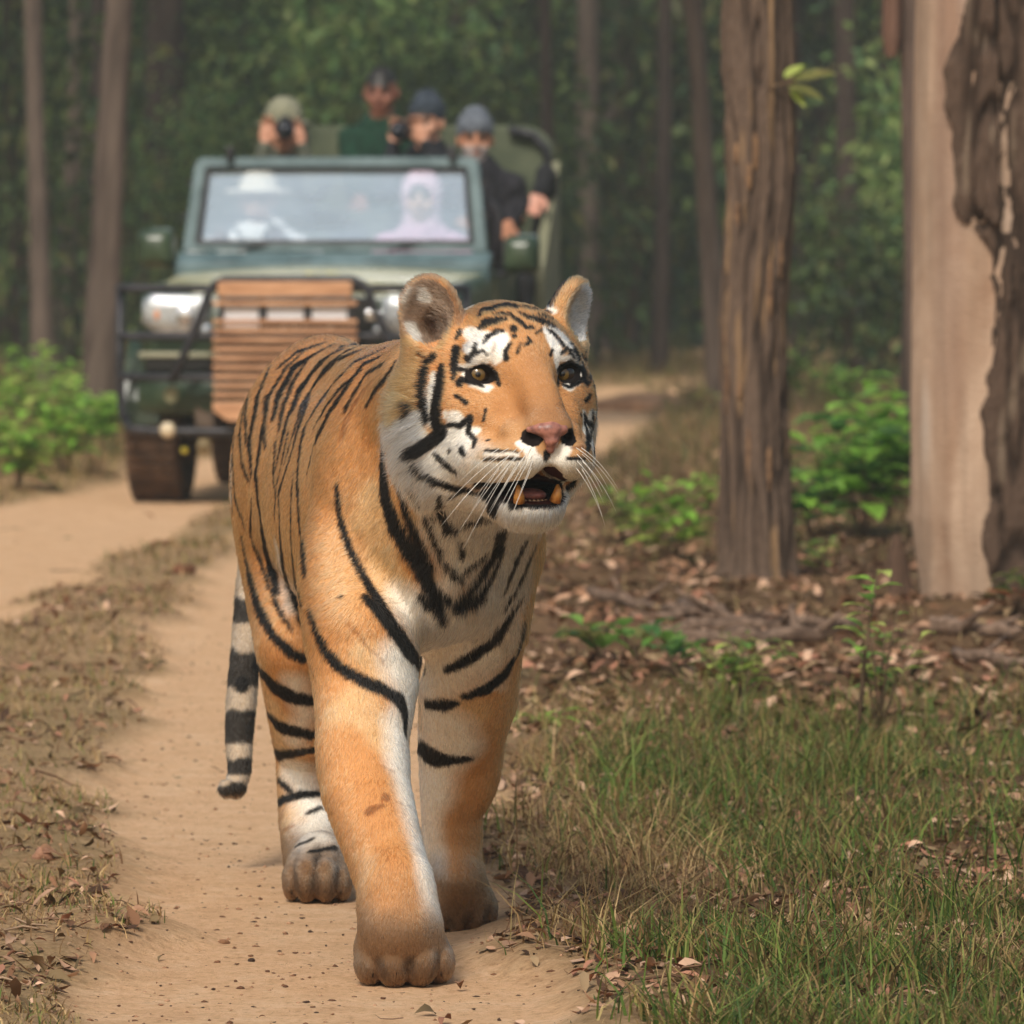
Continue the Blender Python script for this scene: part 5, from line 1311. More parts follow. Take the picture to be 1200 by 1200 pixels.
C_OR = np.array(lin(190, 134, 83)); C_WH = np.array(lin(236, 228, 214)); C_BK = np.array((0.006, 0.005, 0.0045))
C_PL = np.array(lin(208, 170, 124)); C_BR = np.array(lin(120, 72, 40)); C_PAW = np.array(lin(106, 82, 60)); C_DK = np.array(lin(152, 106, 68))
EAR_C = [H(-0.120, -0.078, 0.100), H(0.116, -0.095, 0.098)]
def to_head(p): return (p - HO) @ HM
def coat(pts, nrm, jit=0.0):
    """base colour of the coat at points on the skin, and how hairy the skin is there"""
    n = len(pts); c = np.tile(C_OR, (n, 1))
    warp = np.stack([hashn(pts, 90, k) - 0.5 for k in (1, 2, 3)], 1) * 0.0035 + np.stack([hashn(pts, 350, k) - 0.5 for k in (4, 5, 6)], 1) * 0.0016
    q = pts + warp
    if jit: q = q + (RNG.random((n, 3)) - 0.5) * jit
    z = pts[:, 2]
    hd = to_head(pts); ish = (hd[:, 1] > -0.2) & (z > 0.66) & (np.linalg.norm(hd, axis=1) < 0.33)
    mix = lambda c, col, w: c * (1 - w[:, None]) + col * w[:, None]
    big = hashn(pts, 9, 8)
    c = mix(c, C_DK, sstep(z, 0.80, 1.0) * 0.35 * (1 - ish))
    c = mix(c, C_PL, np.clip(sstep(big, 0.45, 0.9) * 0.4, 0, 1))
    c = np.where(ish[:, None], c * (0.80 + 0.16 * hashn(pts, 26, 14))[:, None], c)
    c = mix(c, np.array(lin(126, 90, 64)), 0.85 * ish * np.exp(-(((hd[:, 0]) / 0.040) ** 2 + ((hd[:, 2] + 0.066) / 0.024) ** 2 + ((hd[:, 1] - 0.10) / 0.06) ** 2)))
    c = mix(c, C_PL, 0.15 * ish * sstep(np.abs(hd[:, 0]), 0.085, 0.125))
    c = mix(c, C_WH, ish * np.clip(sstep(-hd[:, 2], 0.165, 0.19) * sstep(hd[:, 1], -0.12, -0.03) + 0.75 * sstep(-hd[:, 2], 0.075, 0.13) * sstep(np.abs(hd[:, 0]), 0.07, 0.10), 0, 1))
    c = mix(c, np.array(lin(198, 132, 80)), 0.6 * ish * sstep(np.abs(hd[:, 0]), 0.085, 0.12) * sstep(hd[:, 2], -0.09, -0.05))
    # underside, inner legs
    under = sstep(-nrm[:, 2], 0.35, 0.85) * (z > 0.42) * (z < 0.9) * (~ish)
    c = mix(c, C_WH, under)
    c = mix(c, C_PL, 0.15 * (1 - sstep(z, 0.05, 0.35)) * (~ish))
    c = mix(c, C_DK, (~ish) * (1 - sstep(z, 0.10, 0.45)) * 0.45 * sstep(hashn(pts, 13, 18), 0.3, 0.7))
    c = c * np.where(~ish, 0.90 + 0.2 * hashn(pts, 20, 19), 1)[:, None]
    ax = (pts - BF) @ b_r
    inner = sstep(-np.sign(ax) * (nrm @ b_r), 0.2, 0.8) * (z < 0.5) * (pts[:, 1] < 11.9)
    c = mix(c, C_WH, inner * 0.75)
    c = mix(c, C_PL, np.clip(-dist_to(PP, q) / 0.02 + 0.4, 0, 1) * 0.75)
    c = mix(c, C_DK, np.clip(-dist_to(PD, q) / 0.03 + 0.3, 0, 1) * 0.5)
    dw = dist_to(PW, q) - 0.001
    wl = np.where(ish, 0.0025, 0.020)
    c = mix(c, C_WH, np.clip(0.5 - dw / wl / 2, 0, 1))
    # tail: pale hair with its shade painted into the colour, dark rings
    tail = (pts[:, 1] > 11.25) & (pts[:, 0] < at(312, 800, 11.42)[0]) & (z < 0.62)
    c[tail] = (C_PL * 0.38 + C_WH * 0.26) * (0.75 + 0.3 * hashn(pts[tail], 45, 12))[:, None]
    py = 293 + (CAM_H - z) * FPX / np.maximum(pts[:, 1], 1)
    rings = [(700, 730), (762, 805), (834, 872), (890, 909), (920, 935)]
    for a, b in rings:
        w = sstep(py + (hashn(pts, 60, 9) - 0.5) * 9, a - 2, a + 2) * (1 - sstep(py, b - 2, b + 2)) * tail
        c = mix(c, C_BK * 1.6, w * 0.97)
    # dark toes
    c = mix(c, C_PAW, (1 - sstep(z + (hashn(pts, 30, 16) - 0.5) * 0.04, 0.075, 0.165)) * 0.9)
    c = mix(c, C_BK * 2, np.clip(1.25 - dist_to(CREASE_SHADE, pts) / 0.009, 0, 1) * 0.8)  # crease shade between the toes, painted dark
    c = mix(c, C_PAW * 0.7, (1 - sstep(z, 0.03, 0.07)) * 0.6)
    # brown marks, stripes
    c = mix(c, C_BR, np.clip(0.5 - dist_to(PBR, q) / 0.004, 0, 1) * 0.75)
    db = dist_to(PB, q) - np.where(ish, 0.0014, 0.0026)
    bl = np.where(ish, 0.0016, 0.0026)
    c = mix(c, C_BK, np.clip(0.5 - db / bl / 2, 0, 1))
    # the leg turned away has its own bands
    far = (ax > 0.035) & (pts[:, 1] > 10.75) & (pts[:, 1] < 11.9) & (z > 0.16) & (z < 0.80)
    bz = np.sin(z * 62 + (hashn(pts, 7, 61) - 0.5) * 7 + pts[:, 1] * 5); c = mix(c, C_BK, far * sstep(bz + (hashn(pts, 11, 62) - 0.5) * 0.6, 0.62, 0.72))
    # ears: grey brown inside with a dark fold; pale inside the other
    for k, (e, s) in enumerate(zip(EAR_C, (-1, 1))):
        yaw, tilt = ((R(34), R(-12)), (R(-44), R(24)))[k]
        M = HM @ np.array(Matrix.Rotation(tilt, 3, 'Y')) @ np.array(Matrix.Rotation(yaw, 3, 'Z'))
        l = (pts - e) @ M
        ins = (((l[:, 0] / 0.0415) ** 2 + (l[:, 2] / 0.049) ** 2) < 1) & (l[:, 1] > -0.012) & (l[:, 1] < 0.03) & (l[:, 2] > -0.048)
        back = (l[:, 1] < -0.006) & (((l[:, 0] / 0.06) ** 2 + (l[:, 2] / 0.06) ** 2) < 1) & (l[:, 2] > -0.01)
        c[back] = C_BK
        rim = (((l[:, 0] / 0.056) ** 2 + (l[:, 2] / 0.062) ** 2) < 1) & (l[:, 1] > -0.012) & (l[:, 1] < 0.05) & (l[:, 2] > -0.03)
        c = mix(c, np.array(lin(128, 96, 72)), rim * (0.75 if s < 0 else 0.35) * sstep(hashn(pts, 60, 71) + (0.25 if s < 0 else 0), 0.25, 0.7))
        if s < 0:
            col = np.tile(np.array(lin(112, 92, 76)), (n, 1))
            col = mix(col, np.array(lin(176, 170, 160)), sstep(hashn(pts, 70, 11), 0.5, 0.8) * (l[:, 0] < 0.01))
            col = mix(col, np.array(lin(40, 26, 18)), np.clip(1 - np.hypot((l[:, 0] - 0.002) / 0.014, (l[:, 2] + 0.022) / 0.03), 0, 1) ** 0.5)
        else:
            col = np.tile(np.array(lin(196, 192, 186)), (n, 1))
            col = mix(col, np.array(lin(150, 120, 90)), sstep(-l[:, 0], 0.0, 0.03))
        c[ins] = col[ins]
    # bare skin: inside of the mouth, nostrils, eye sockets
    u, v, w = hd[:, 0], hd[:, 1], hd[:, 2]
    mv = ((u + 0.003) / 0.050) ** 2 + ((v - 0.015) / 0.098) ** 2 + ((w + 0.176) / 0.026) ** 2
    up_ = ish & (v > 0.02) & (w < -0.12) & (w > -0.168) & (nrm[:, 2] < -0.15) & (np.abs(u) < 0.10); c[up_] = C_WH * 0.9
    lips = ish & (mv < 1.45) & ((w < -0.176) | (u < -0.02) | (np.abs(u) > 0.035)); c[lips] = np.array((0.014, 0.011, 0.011))
    mouth = (mv < 1) | ((np.abs(u) < 0.022) & (v > 0.05) & (v < 0.112) & (np.abs(w + 0.160) < 0.02) & (nrm[:, 2] < -0.2))
    for s in (-1, 1):
        a_, b_ = H(-0.002, 0.112, -0.153), H(s * 0.034 - 0.003, 0.078, -0.171); ab = b_ - a_; t = np.clip(((pts - a_) @ ab) / (ab @ ab), 0, 1)
        dd_ = np.linalg.norm(pts - a_ - t[:, None] * ab, axis=1); mouth = mouth | ((dd_ < 0.0150) & ((nrm @ h_v < 0.75) | (v < 0.085)))
    c[mouth] = np.array((0.045, 0.010, 0.007))
    bare = mouth.copy()
    for s in (-1, 1):
        a_, b_ = H(s * 0.019 - 0.003, 0.150, -0.101), H(s * 0.033 - 0.003, 0.118, -0.094)
        ab = b_ - a_; t = np.clip(((pts - a_) @ ab) / (ab @ ab), 0, 1)
        d = np.linalg.norm(pts - a_ - t[:, None] * ab, axis=1)
        no = d < 0.0138
        c[no] = np.array((0.010, 0.006, 0.005)); bare |= no
        e = ((u - s * 0.070) / 0.0245) ** 2 + (w / 0.0148) ** 2 < 1
        sock = e & (v < EYE_V[s] + 0.0015) & (v > -0.03)
        c[sock] = np.array((0.010, 0.007, 0.006)); bare |= sock
    pad = (np.abs(u) < 0.03 - np.clip(-0.085 - w, 0, 0.03) * 0.5) & (v > 0.112) & (w < -0.070) & (w > -0.112)
    bare |= pad
    return c, bare
# how far forward the skin stands round each eye
EYE_V = {}
for s in (-1, 1):
    vs = []
    for dw in (-0.019, 0.019):
        h = TBVH.ray_cast(Vector(H(s * 0.070, 0.2, dw)), Vector(-h_v), 0.4)
        if h[0] is not None: vs.append(float(to_head(np.array(h[0])[None])[0, 1]))
    EYE_V[s] = float(np.mean(vs)) - 0.001
print('eye depth', EYE_V)

# normals
def tri_quads(V, F):
    n = np.zeros_like(V)
    fn = np.cross(V[F[:, 2]] - V[F[:, 0]], V[F[:, 3]] - V[F[:, 1]])
    for k in range(4):
        for a in range(3): n[:, a] += np.bincount(F[:, k], fn[:, a], len(V))
    return n / (np.linalg.norm(n, axis=1)[:, None] + 1e-12), np.linalg.norm(fn, axis=1) / 2, fn
TN, TAREA, TFN = tri_quads(TV, TFc)
_c = TV - TV.mean(0)
if (np.einsum('ij,ij->i', TN, _c)).mean() < 0: TN = -TN; TFc = TFc[:, ::-1]

tiger = empty('tiger', (float(BF[0]), 10.4, 0.0))
TORI = np.array(tiger.location)
tag(tiger, 'large orange and black striped tiger walking along the dirt track with its mouth open', 'tiger')
m_skin = attr_mat('tiger_skin', 0.75, 0.15)
m_fur = bpy.data.materials.new('tiger_fur'); m_fur.use_nodes = True
_n = m_fur.node_tree.nodes; _l = m_fur.node_tree.links
for q in list(_n): _n.remove(q)
_o = _n.new('ShaderNodeOutputMaterial'); _a = _n.new('ShaderNodeAttribute'); _a.attribute_name = 'Col'
_p = _n.new('ShaderNodeBsdfHairPrincipled'); _p.parametrization = 'COLOR'
_p.inputs['Roughness'].default_value = 0.5; _p.inputs['Radial Roughness'].default_value = 0.8; _p.inputs['IOR'].default_value = 1.35
_l.new(_a.outputs['Color'], _p.inputs['Color']); _l.new(_p.outputs[0], _o.inputs[0])

tm = np_mesh('body', TV - TORI, TFc)
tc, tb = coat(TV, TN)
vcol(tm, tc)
body = link('body', tm, m_skin, tiger)

# ---- fur
def lay_fur(n_hair):
    imp = np.ones(len(TFc)); fc = TV[TFc].mean(1); hd = to_head(fc)
    onh = (np.linalg.norm(hd, axis=1) < 0.26) & (fc[:, 2] > 0.7)
    imp[onh] = 3.2
    imp[(fc[:, 2] < 0.14)] = 1.6
    w = TAREA * imp; w /= w.sum()
    f = RNG.choice(len(TFc), n_hair, p=w); a, b = RNG.random(n_hair), RNG.random(n_hair)
    Q = TV[TFc[f]]; W = np.stack([(1 - a) * (1 - b), a * (1 - b), a * b, (1 - a) * b], 1)
    P = (Q * W[:, :, None]).sum(1); NQ = (TN[TFc[f]] * W[:, :, None]).sum(1); NQ /= np.linalg.norm(NQ, axis=1)[:, None] + 1e-9
    n = n_hair
    hd = to_head(P); u, v, w_ = hd.T; rr = np.linalg.norm(hd, axis=1); z = P[:, 2]
    ish = (rr < 0.33) & (z > 0.66) & (v > -0.19)
    # lie of the hair
    D = np.tile(-b_f * 0.75 + np.array((0, 0, -0.75)), (n, 1))
    leg = 1 - sstep(z, 0.42, 0.60); D = D * (1 - leg[:, None]) + (np.array((0, 0, -1.0)) - b_f * 0.15) * leg[:, None]
    topb = sstep(NQ[:, 2], 0.5, 0.9)[:, None] * (z > 0.8)[:, None]; D = D * (1 - topb) + (-b_f) * topb
    Dh = P - H(0, 0.125, -0.045); Dh /= np.linalg.norm(Dh, axis=1)[:, None]
    Dh = Dh + np.array((0, 0, -0.25)) * sstep(-w_, 0.02, 0.12)[:, None]
    D = np.where(ish[:, None], Dh, D)
    D += (np.stack([hashn(P, 14, k) for k in (21, 22, 23)], 1) - 0.5) * 0.55 + (np.stack([hashn(P, 110, k) for k in (24, 25, 26)], 1) - 0.5) * 0.5
    D += RNG.normal(0, 0.16, (n, 3))
    T = D - NQ * np.einsum('ij,ij->i', D, NQ)[:, None]; T /= np.linalg.norm(T, axis=1)[:, None] + 1e-9
    # length
    L = np.full(n, 0.0145)
    L = np.where(z < 0.5, 0.0115, L); L = np.where(z < 0.12, 0.008, L)
    chest = sstep(-NQ[:, 2], 0.0, 0.6) * (z > 0.5) * (~ish); L = L + chest * 0.010
    face = 0.0045 + 0.0085 * sstep(np.linalg.norm(P - H(0, 0.11, -0.06), axis=1), 0.05, 0.22)
    L = np.where(ish, face, L)
    ruff = sstep(np.abs(u), 0.085, 0.13) * sstep(-w_, -0.03, 0.04) * sstep(-v, 0.03, 0.09) * ish
    L = L + ruff * 0.024 * (0.6 + 0.8 * hashn(P, 55, 41))
    chin = ish * sstep(-w_, 0.195, 0.225) * sstep(v, -0.06, 0.0); L = L + chin * 0.010
    ear = np.minimum(np.linalg.norm(P - EAR_C[0], axis=1), np.linalg.norm(P - EAR_C[1], axis=1)) < 0.06
    L = np.where(ear & (w_ > 0.07), 0.012, L)
    L *= RNG.uniform(0.7, 1.25, n)
    lift = np.where(ish, 0.30, 0.26) + ruff * 0.12 + RNG.normal(0, 0.09, n) + chin * 0.2
    C, bare = coat(P + T * L[:, None] * 0.5, NQ, 0.0006)
    _, bare2 = coat(P, NQ)
    keep = ~(bare | bare2)
    P, NQ, C, T, L, lift, ish = P[keep], NQ[keep], C[keep], T[keep], L[keep], lift[keep], ish[keep]; n = len(P)
    npt = 4; pts = np.empty((n, npt, 3), np.float32)
    G = np.array((0, 0, -1.0))
    for k in range(npt):
        t = k / (npt - 1)
        pts[:, k] = P - NQ * 0.0006 + L[:, None] * (T * t + NQ * (lift * (t - 0.45 * t * t))[:, None] + G * 0.10 * t * t * (L / 0.03)[:, None])
    rad = np.array((1.0, 0.9, 0.6, 0.12))[None, :] * np.where(ish, 0.00042, 0.00055)[:, None] * RNG.uniform(0.7, 1.3, n)[:, None]
    br = RNG.uniform(0.68, 1.30, n) * (0.74 + 0.24 * hashn(P, 40, 31) + 0.32 * hashn(P, 170, 32))
    C = np.clip(C * br[:, None], 0.002, 0.92)
    hc = bpy.data.hair_curves.new('fur'); hc.add_curves([npt] * n)
    hc.attributes['position'].data.foreach_set('vector', (pts - TORI).astype(np.float32).ravel())
    ra = hc.attributes.get('radius') or hc.attributes.new('radius', 'FLOAT', 'POINT')
    ra.data.foreach_set('value', rad.astype(np.float32).ravel())
    ca = hc.attributes.new('Col', 'FLOAT_COLOR', 'CURVE')
    c4 = np.ones((n, 4), np.float32); c4[:, :3] = C; ca.data.foreach_set('color', c4.ravel())
    o = bpy.data.objects.new('fur', hc); COL.objects.link(o); o.parent = tiger; hc.materials.append(m_fur)
    tag(o, kind='stuff')
    return o
_t = time.time()
lay_fur(800000)
print('fur', round(time.time() - _t, 1))

# ---- eyes
def eye_mesh():
    nr, ns = 40, 48; vs = []; cs = []
    for i in range(nr + 1):
        th = math.pi * i / nr; d = math.degrees(th)
        for k in range(ns):
            q = 2 * math.pi * k / ns
            bulge = 1.0 + 0.05 * max(0, 1 - d / 38)
            vs.append((math.sin(th) * math.cos(q), math.sin(th) * math.sin(q), math.cos(th) * bulge))
            if d < 12.5: c = (0.003, 0.003, 0.004)
            elif d < 31:
                f = 0.8 + 0.35 * math.sin(q * 13 + d) * 0.4 + 0.2 * math.sin(q * 29); e = min(1, (31 - d) / 7)
                c = tuple(x * f * (0.25 + 0.75 * e) for x in (0.15, 0.088, 0.022))
            else: c = (0.02, 0.013, 0.010)
            cs.append(c)
    fs = [(i * ns + k, (i + 1) * ns + k, (i + 1) * ns + (k + 1) % ns, i * ns + (k + 1) % ns) for i in range(nr) for k in range(ns)]
    return np.array(vs), np.array(fs), np.array(cs)
m_eye = attr_mat('tiger_eye', 0.2, 0.4); m_eye.node_tree.nodes['Principled BSDF'].inputs['Coat Weight'].default_value = 0.5
m_eye.node_tree.nodes['Principled BSDF'].inputs['Coat Roughness'].default_value = 0.03
ev, ef, ec = eye_mesh()
gaze = Vector((0.03, -1, 0.02)).normalized(); EMq = np.array(gaze.to_track_quat('Z', 'Y').to_matrix())
for s in (-1, 1):
    r = 0.0215; c = H(s * 0.0685, EYE_V[s] - 0.0065 - r, 0.0005)
    me = np_mesh('eye', (ev * r) @ EMq.T + c - TORI, ef); vcol(me, ec); link('eye', me, m_eye, tiger)

# ---- nose leather
NF = Field(*[np.arange(a - 0.07, a + 0.07, 0.0014) for a in H(0, 0.12, -0.09)])
NX = -0.005
NF.chain([(H(-0.031 + NX, 0.119, -0.084), 0.0045), (H(-0.018 + NX, 0.131, -0.083), 0.0075), (H(0.018 + NX, 0.131, -0.083), 0.0075), (H(0.031 + NX, 0.119, -0.084), 0.0045)], 0.006)
NF.ell(H(NX, 0.128, -0.086), (0.023, 0.012, 0.010), HM, 0.010)
NF.chain([(H(NX, 0.129, -0.086), 0.0155), (H(NX, 0.132, -0.100), 0.0115), (H(NX, 0.127, -0.114), 0.0065)], 0.008)
for s in (-1, 1):
    NF.cap(H(s * 0.0205 + NX, 0.150, -0.1005), H(s * 0.036 + NX, 0.124, -0.096), 0.0085, 0.0065, 0.003, sub=True)
NF.cap(H(NX, 0.150, -0.092), H(NX, 0.144, -0.125), 0.0012, 0.0012, 0.002, sub=True)
nv, nf = NF.mesh('nose')
m_nose = noise_mat('nose_leather', lin(172, 114, 98), lin(120, 78, 68), 90, 0.4, 0.5, dist=0.0008, spec=0.5)
link('nose', np_mesh('nose', nv - TORI, nf), m_nose, tiger)

# ---- teeth, tongue
m_tooth = noise_mat('old_ivory', lin(206, 146, 70), lin(168, 104, 44), 90, 0.35, 0.1, spec=0.5)
for s in (-1, 1):
    b = MB(); pts = [H(s * 0.029 - 0.004, 0.066, -0.193), H(s * 0.0305 - 0.004, 0.070, -0.184), H(s * 0.0315 - 0.004, 0.072, -0.175), H(s * 0.032 - 0.004, 0.070, -0.167)]
    b.tube([p - TORI for p in pts], [0.009, 0.0082, 0.0058, 0.0022], 10).build('canine_tooth', m_tooth, tiger, smooth=True)
m_tooth2 = mat('front_teeth', lin(176, 140, 110), 0.4)
for k in range(6):
    x = (k - 2.5) * 0.0066 - 0.004
    MB().ball(H(x, 0.062 - abs(k - 2.5) * 0.001, -0.1925) - TORI, (0.0030, 0.003, 0.0034), 8, 6).build('front_tooth', m_tooth2, tiger, smooth=True)
m_tongue = noise_mat('tongue', lin(150, 92, 86), lin(110, 66, 64), 150, 0.4, 0.4, dist=0.001, spec=0.5)
MB().ball(H(-0.003, 0.030, -0.183) - TORI, (0.024, 0.040, 0.011), 20, 12, Matrix(HM.tolist())).build('tongue', m_tongue, tiger, smooth=True)

# ---- whiskers
m_wh = mat('whisker', (0.75, 0.72, 0.66), 0.4)
rw = random.Random(3)
for s in (-1, 1):
    for row in range(4):
        for k in range(5 if s < 0 else 2):
            u0 = s * (0.036 + 0.010 * k); w0 = -0.112 - 0.010 * row
            h = TBVH.ray_cast(Vector(H(u0, 0.3, w0)), Vector(-h_v), 0.5)
            if h[0] is None: continue
            p0 = np.array(h[0]); L = rw.uniform(0.04, 0.11) * (0.8 + 0.1 * k)
            d = h_u * s * (0.75 + 0.1 * k) + h_v * (0.55 - 0.15 * k) + np.array((0, 0, -0.55 - 0.25 * row + rw.uniform(-0.2, 0.2)))
            d /= np.linalg.norm(d); pts = []
            for i in range(7):
                t = i / 6; pts.append(p0 + d * L * t + np.array((0, 0, -0.28)) * L * t * t - h_v * L * 0.25 * t * t - TORI)
            MB().tube(pts, [0.00048 * (1 - 0.7 * i / 6) for i in range(7)], 5).build('whisker', m_wh, tiger, smooth=True)
# ---- claws
m_claw = mat('claw', lin(40, 30, 25), 0.8, 0, 0.1)
for p, f, r, s in CLAWS:
    U = np.array((0, 0, 1.0))
    MB().tube([p - f * 0.012 - U * 0.008 - TORI, p - f * 0.002 - U * 0.013 - TORI, p - f * 0.002 - U * 0.022 * s - TORI], [0.0035, 0.003, 0.0008], 7).build('claw', m_claw, tiger, smooth=True)
print('tiger done', round(time.time() - _t, 1))
# ------------------------------------------------------------------ the two big trees at right
def foot_at(px_, py_):
    g = on_ground(px_, py_); return g
# furrowed brown tree
f = foot_at(890, 690); d = f[1]; m_ = mpp(d)
X = lambda px_: (px_ - 600) * m_
t1 = empty('tree', (f[0], d, 0)); tag(t1, 'upright tree with deeply furrowed brown bark standing on the leaf litter right of the tiger', 'tree')
path = [(X(889), d, -0.08), (X(888), d, 0.10), (X(886), d, 0.45), (X(884), d, 0.9), (X(893), d, 1.35), (X(889), d, 1.75), (X(886), d, 2.2), (X(888), d, 3.0), (X(892), d, 4.6), (X(900), d, 6.5)]
rad = [0.150, 0.118, 0.108, 0.106, 0.110, 0.120, 0.112, 0.116, 0.105, 0.07]
trunk_obj('trunk', bark_trunk('trunk', path, rad, lin(40, 32, 28), lin(108, 90, 77), None, t1, ns=120, ridges=9, depth=0.26, col3=lin(146, 118, 88), nstep=0.018, seed=3, wave=1.3), t1)
b = MB()
for a, z0, L_ in ((0.4, 5.0, 1.8), (2.4, 5.4, 1.6), (3.8, 5.8, 1.5), (5.2, 6.1, 1.4)):
    b.tube([(0.02, 0, z0), (math.cos(a) * L_ * .5, math.sin(a) * L_ * .5, z0 + .7), (math.cos(a) * L_, math.sin(a) * L_, z0 + 1.2)], [.05, .035, .012], 7, cap=False)
b.build('limbs', m_stem, t1)
cr = link('crown', CRN[0], None, t1, smooth=False); cr.location = (0.1, 1.0, 7.0); cr.scale = (.55, .55, .55)
# knots and strips standing off the bark
kn = MB(); rk = random.Random(4)
for k in range(16):
    z = rk.uniform(0.3, 2.6); a = rk.uniform(-2.9, -0.2); r = 0.108 + rk.uniform(0.0, 0.012)
    c = (np.interp(z, [p[2] for p in path], [p[0] for p in path]) - f[0] + math.cos(a) * r, math.sin(a) * r, z)
    kn.ball(c, (0.010, 0.010, rk.uniform(0.03, 0.12)), 8, 6)
for p_ in kn.v[:]: pass
kn.build('bark_strips', noise_mat('bark_strip', lin(96, 72, 56), lin(150, 116, 84), 30, 0.9, 0.6), t1, smooth=True)['kind'] = 'stuff'

# pale tree, bare wood in front and left, dark bark on the right side and hanging high up
f = foot_at(1130, 716); d = f[1]; m_ = mpp(d)
t2 = empty('tree', (f[0] + 0.06, d, 0)); tag(t2, 'large right-edge tree, pale bare wood with dark bark peeling off its right side', 'tree')
cx = lambda z: X(1170) + 0.012 * math.sin(z * 2.1) + (0.0 if z > 0.3 else (0.3 - z) * 0.10) + 0.012 * (z - 1)
zs = [-0.06, 0.0, 0.1, 0.3, 0.6, 1.0, 1.4, 1.8, 2.3, 3.2, 4.6, 6.5]
path = [(cx(z), d, z) for z in zs]; rad = [0.262, 0.252, 0.256, 0.268, 0.277, 0.280, 0.278, 0.272, 0.262, 0.25, 0.22, 0.16]
V, F_, c = bark_trunk('wood', path, rad, lin(150, 120, 98), lin(182, 156, 134), None, t2, ns=120, ridges=3.0, depth=0.035, col3=lin(196, 178, 162), nstep=0.02, seed=8, blocks=False, wave=0.35)
sq = V * np.array((26, 26, 2.2)); st = hashn(sq, 1.0, 77); st2 = hashn(V * np.array((60, 60, 4)), 1.0, 78); st3 = hashn(V * np.array((9, 9, 1.6)), 1.0, 79)
c = c * (0.62 + 0.42 * st + 0.30 * st2)[:, None]; w_ = sstep(st3, 0.5, 0.85)[:, None]; c = c * (1 - w_ * 0.45) + np.array(lin(134, 106, 92)) * w_ * 0.45
trunk_obj('wood', (V, F_, c), t2)
def bark_shell(name, a0, a1, z0, z1, dr, seed, ragged):
    zz = [z for z in np.linspace(z0, z1, 12)]; path = [(cx(z), d, z) for z in zz]; rr = [np.interp(z, zs, rad) + dr for z in zz]
    V, F_, c = bark_trunk(name, path, rr, lin(34, 26, 22), lin(92, 74, 62), None, t2, ns=90, ridges=13, depth=0.16, col3=lin(120, 104, 88), a0=a0, a1=a1, nstep=0.018, seed=seed, wave=0.6)
    # ragged left edge: drop faces outside a wandering border, and close the sheet down onto the wood
    A = (np.arctan2(V[:, 1] - d, V[:, 0] - np.array([cx(z) for z in V[:, 2]])) - a0 + 0.05) % (2 * math.pi) + a0 - 0.05
    lo = a0 + ragged(V[:, 2]); ins = A > lo
    keep = ins[F_].all(1); F2 = F_[keep]
    rim = np.clip((A - lo) / 0.06, 0, 1); ctr = np.stack([[cx(z) for z in V[:, 2]], np.full(len(V), d), V[:, 2]], 1)
    rw = np.interp(V[:, 2], zs, rad) * 0.99; cur = np.linalg.norm((V - ctr)[:, :2], axis=1)
    newr = rw + (cur - rw) * np.sqrt(rim); V2 = V.copy(); V2[:, :2] = ctr[:, :2] + (V - ctr)[:, :2] * (newr / cur)[:, None]
    used = np.unique(F2); mp_ = -np.ones(len(V), int); mp_[used] = np.arange(len(used))
    trunk_obj(name, (V2[used], mp_[F2], c[used]), t2)
n1d = lambda z, s, k: hashn(np.stack([z * s, z * 0, z * 0], 1), 1.0, k) - 0.5
# angles run anticlockwise from +x; the camera is at 3/2 pi
a_front = 1.5 * math.pi
def rag(z):
    base = a_front - 0.24 - 0.42 * sstep(z, 1.14, 1.28) + 0.22 * sstep(z, 1.75, 2.0)
    return base + 0.13 * n1d(z, 5, 3) + 0.10 * n1d(z, 17, 4) - (a_front - 0.9)
bark_shell('bark', a_front - 0.9, a_front + 1.9, 0.0, 6.0, 0.030, 21, rag)
def rag2(z): return 0.35 * (1 - sstep(z, 1.16, 1.30)) + 0.12 * sstep(z, 1.42, 1.7) + 0.10 * n1d(z, 9, 8)
bark_shell('bark', a_front - 0.42, a_front - 0.10, 1.17, 2.4, 0.050, 33, rag2)
cr = link('crown', CRN[1], None, t2, smooth=False); cr.location = (0.6, 1.4, 7.2); cr.scale = (.6, .6, .6)
b = MB()
for a, z0, L_ in ((0.9, 5.2, 1.9), (2.6, 5.6, 1.7), (4.4, 6.0, 1.4)):
    b.tube([(0.02, 0, z0), (math.cos(a) * L_ * .5, math.sin(a) * L_ * .5, z0 + .7), (math.cos(a) * L_, math.sin(a) * L_, z0 + 1.2)], [.09, .06, .02], 7, cap=False)
b.build('limbs', m_stem, t2)
# thin tree touching it whose broken branch hangs into the top of the picture
dd = 24.0; t3 = empty('tree', (at(1070, 0, dd)[0], dd, 0)); mm = mpp(dd); x0 = (1070 - 600) * mm
tag(t3, 'thin grey trunk beside the pale tree, with a broken brown stub high up', 'tree')
trunk_obj('trunk', bark_trunk('trunk', [(x0 + .05, dd, -.05), (x0 + .02, dd, 1), (x0 - 0.01, dd, 2), (x0 - .02, dd, 3.5), (x0, dd, 5.5)], [.055, .05, .045, .04, .03], lin(76, 62, 56), lin(122, 104, 94), None, t3, ns=28, ridges=6, nstep=.05, seed=14), t3)
xs = (1043 - 600) * mm
trunk_obj('stub', bark_trunk('stub', [(xs, dd - .05, 1.88), (xs, dd - .05, 1.95), (xs + 0.01, dd - .04, 2.4), (xs + .06, dd, 3.0)], [.022, .036, .036, .03], lin(92, 66, 54), lin(140, 108, 92), None, t3, ns=28, ridges=6, nstep=.04, seed=15), t3)
cr = link('crown', CRN[2], None, t3, smooth=False); cr.location = (0, 0, 5.8); cr.scale = (.6, .6, .6)
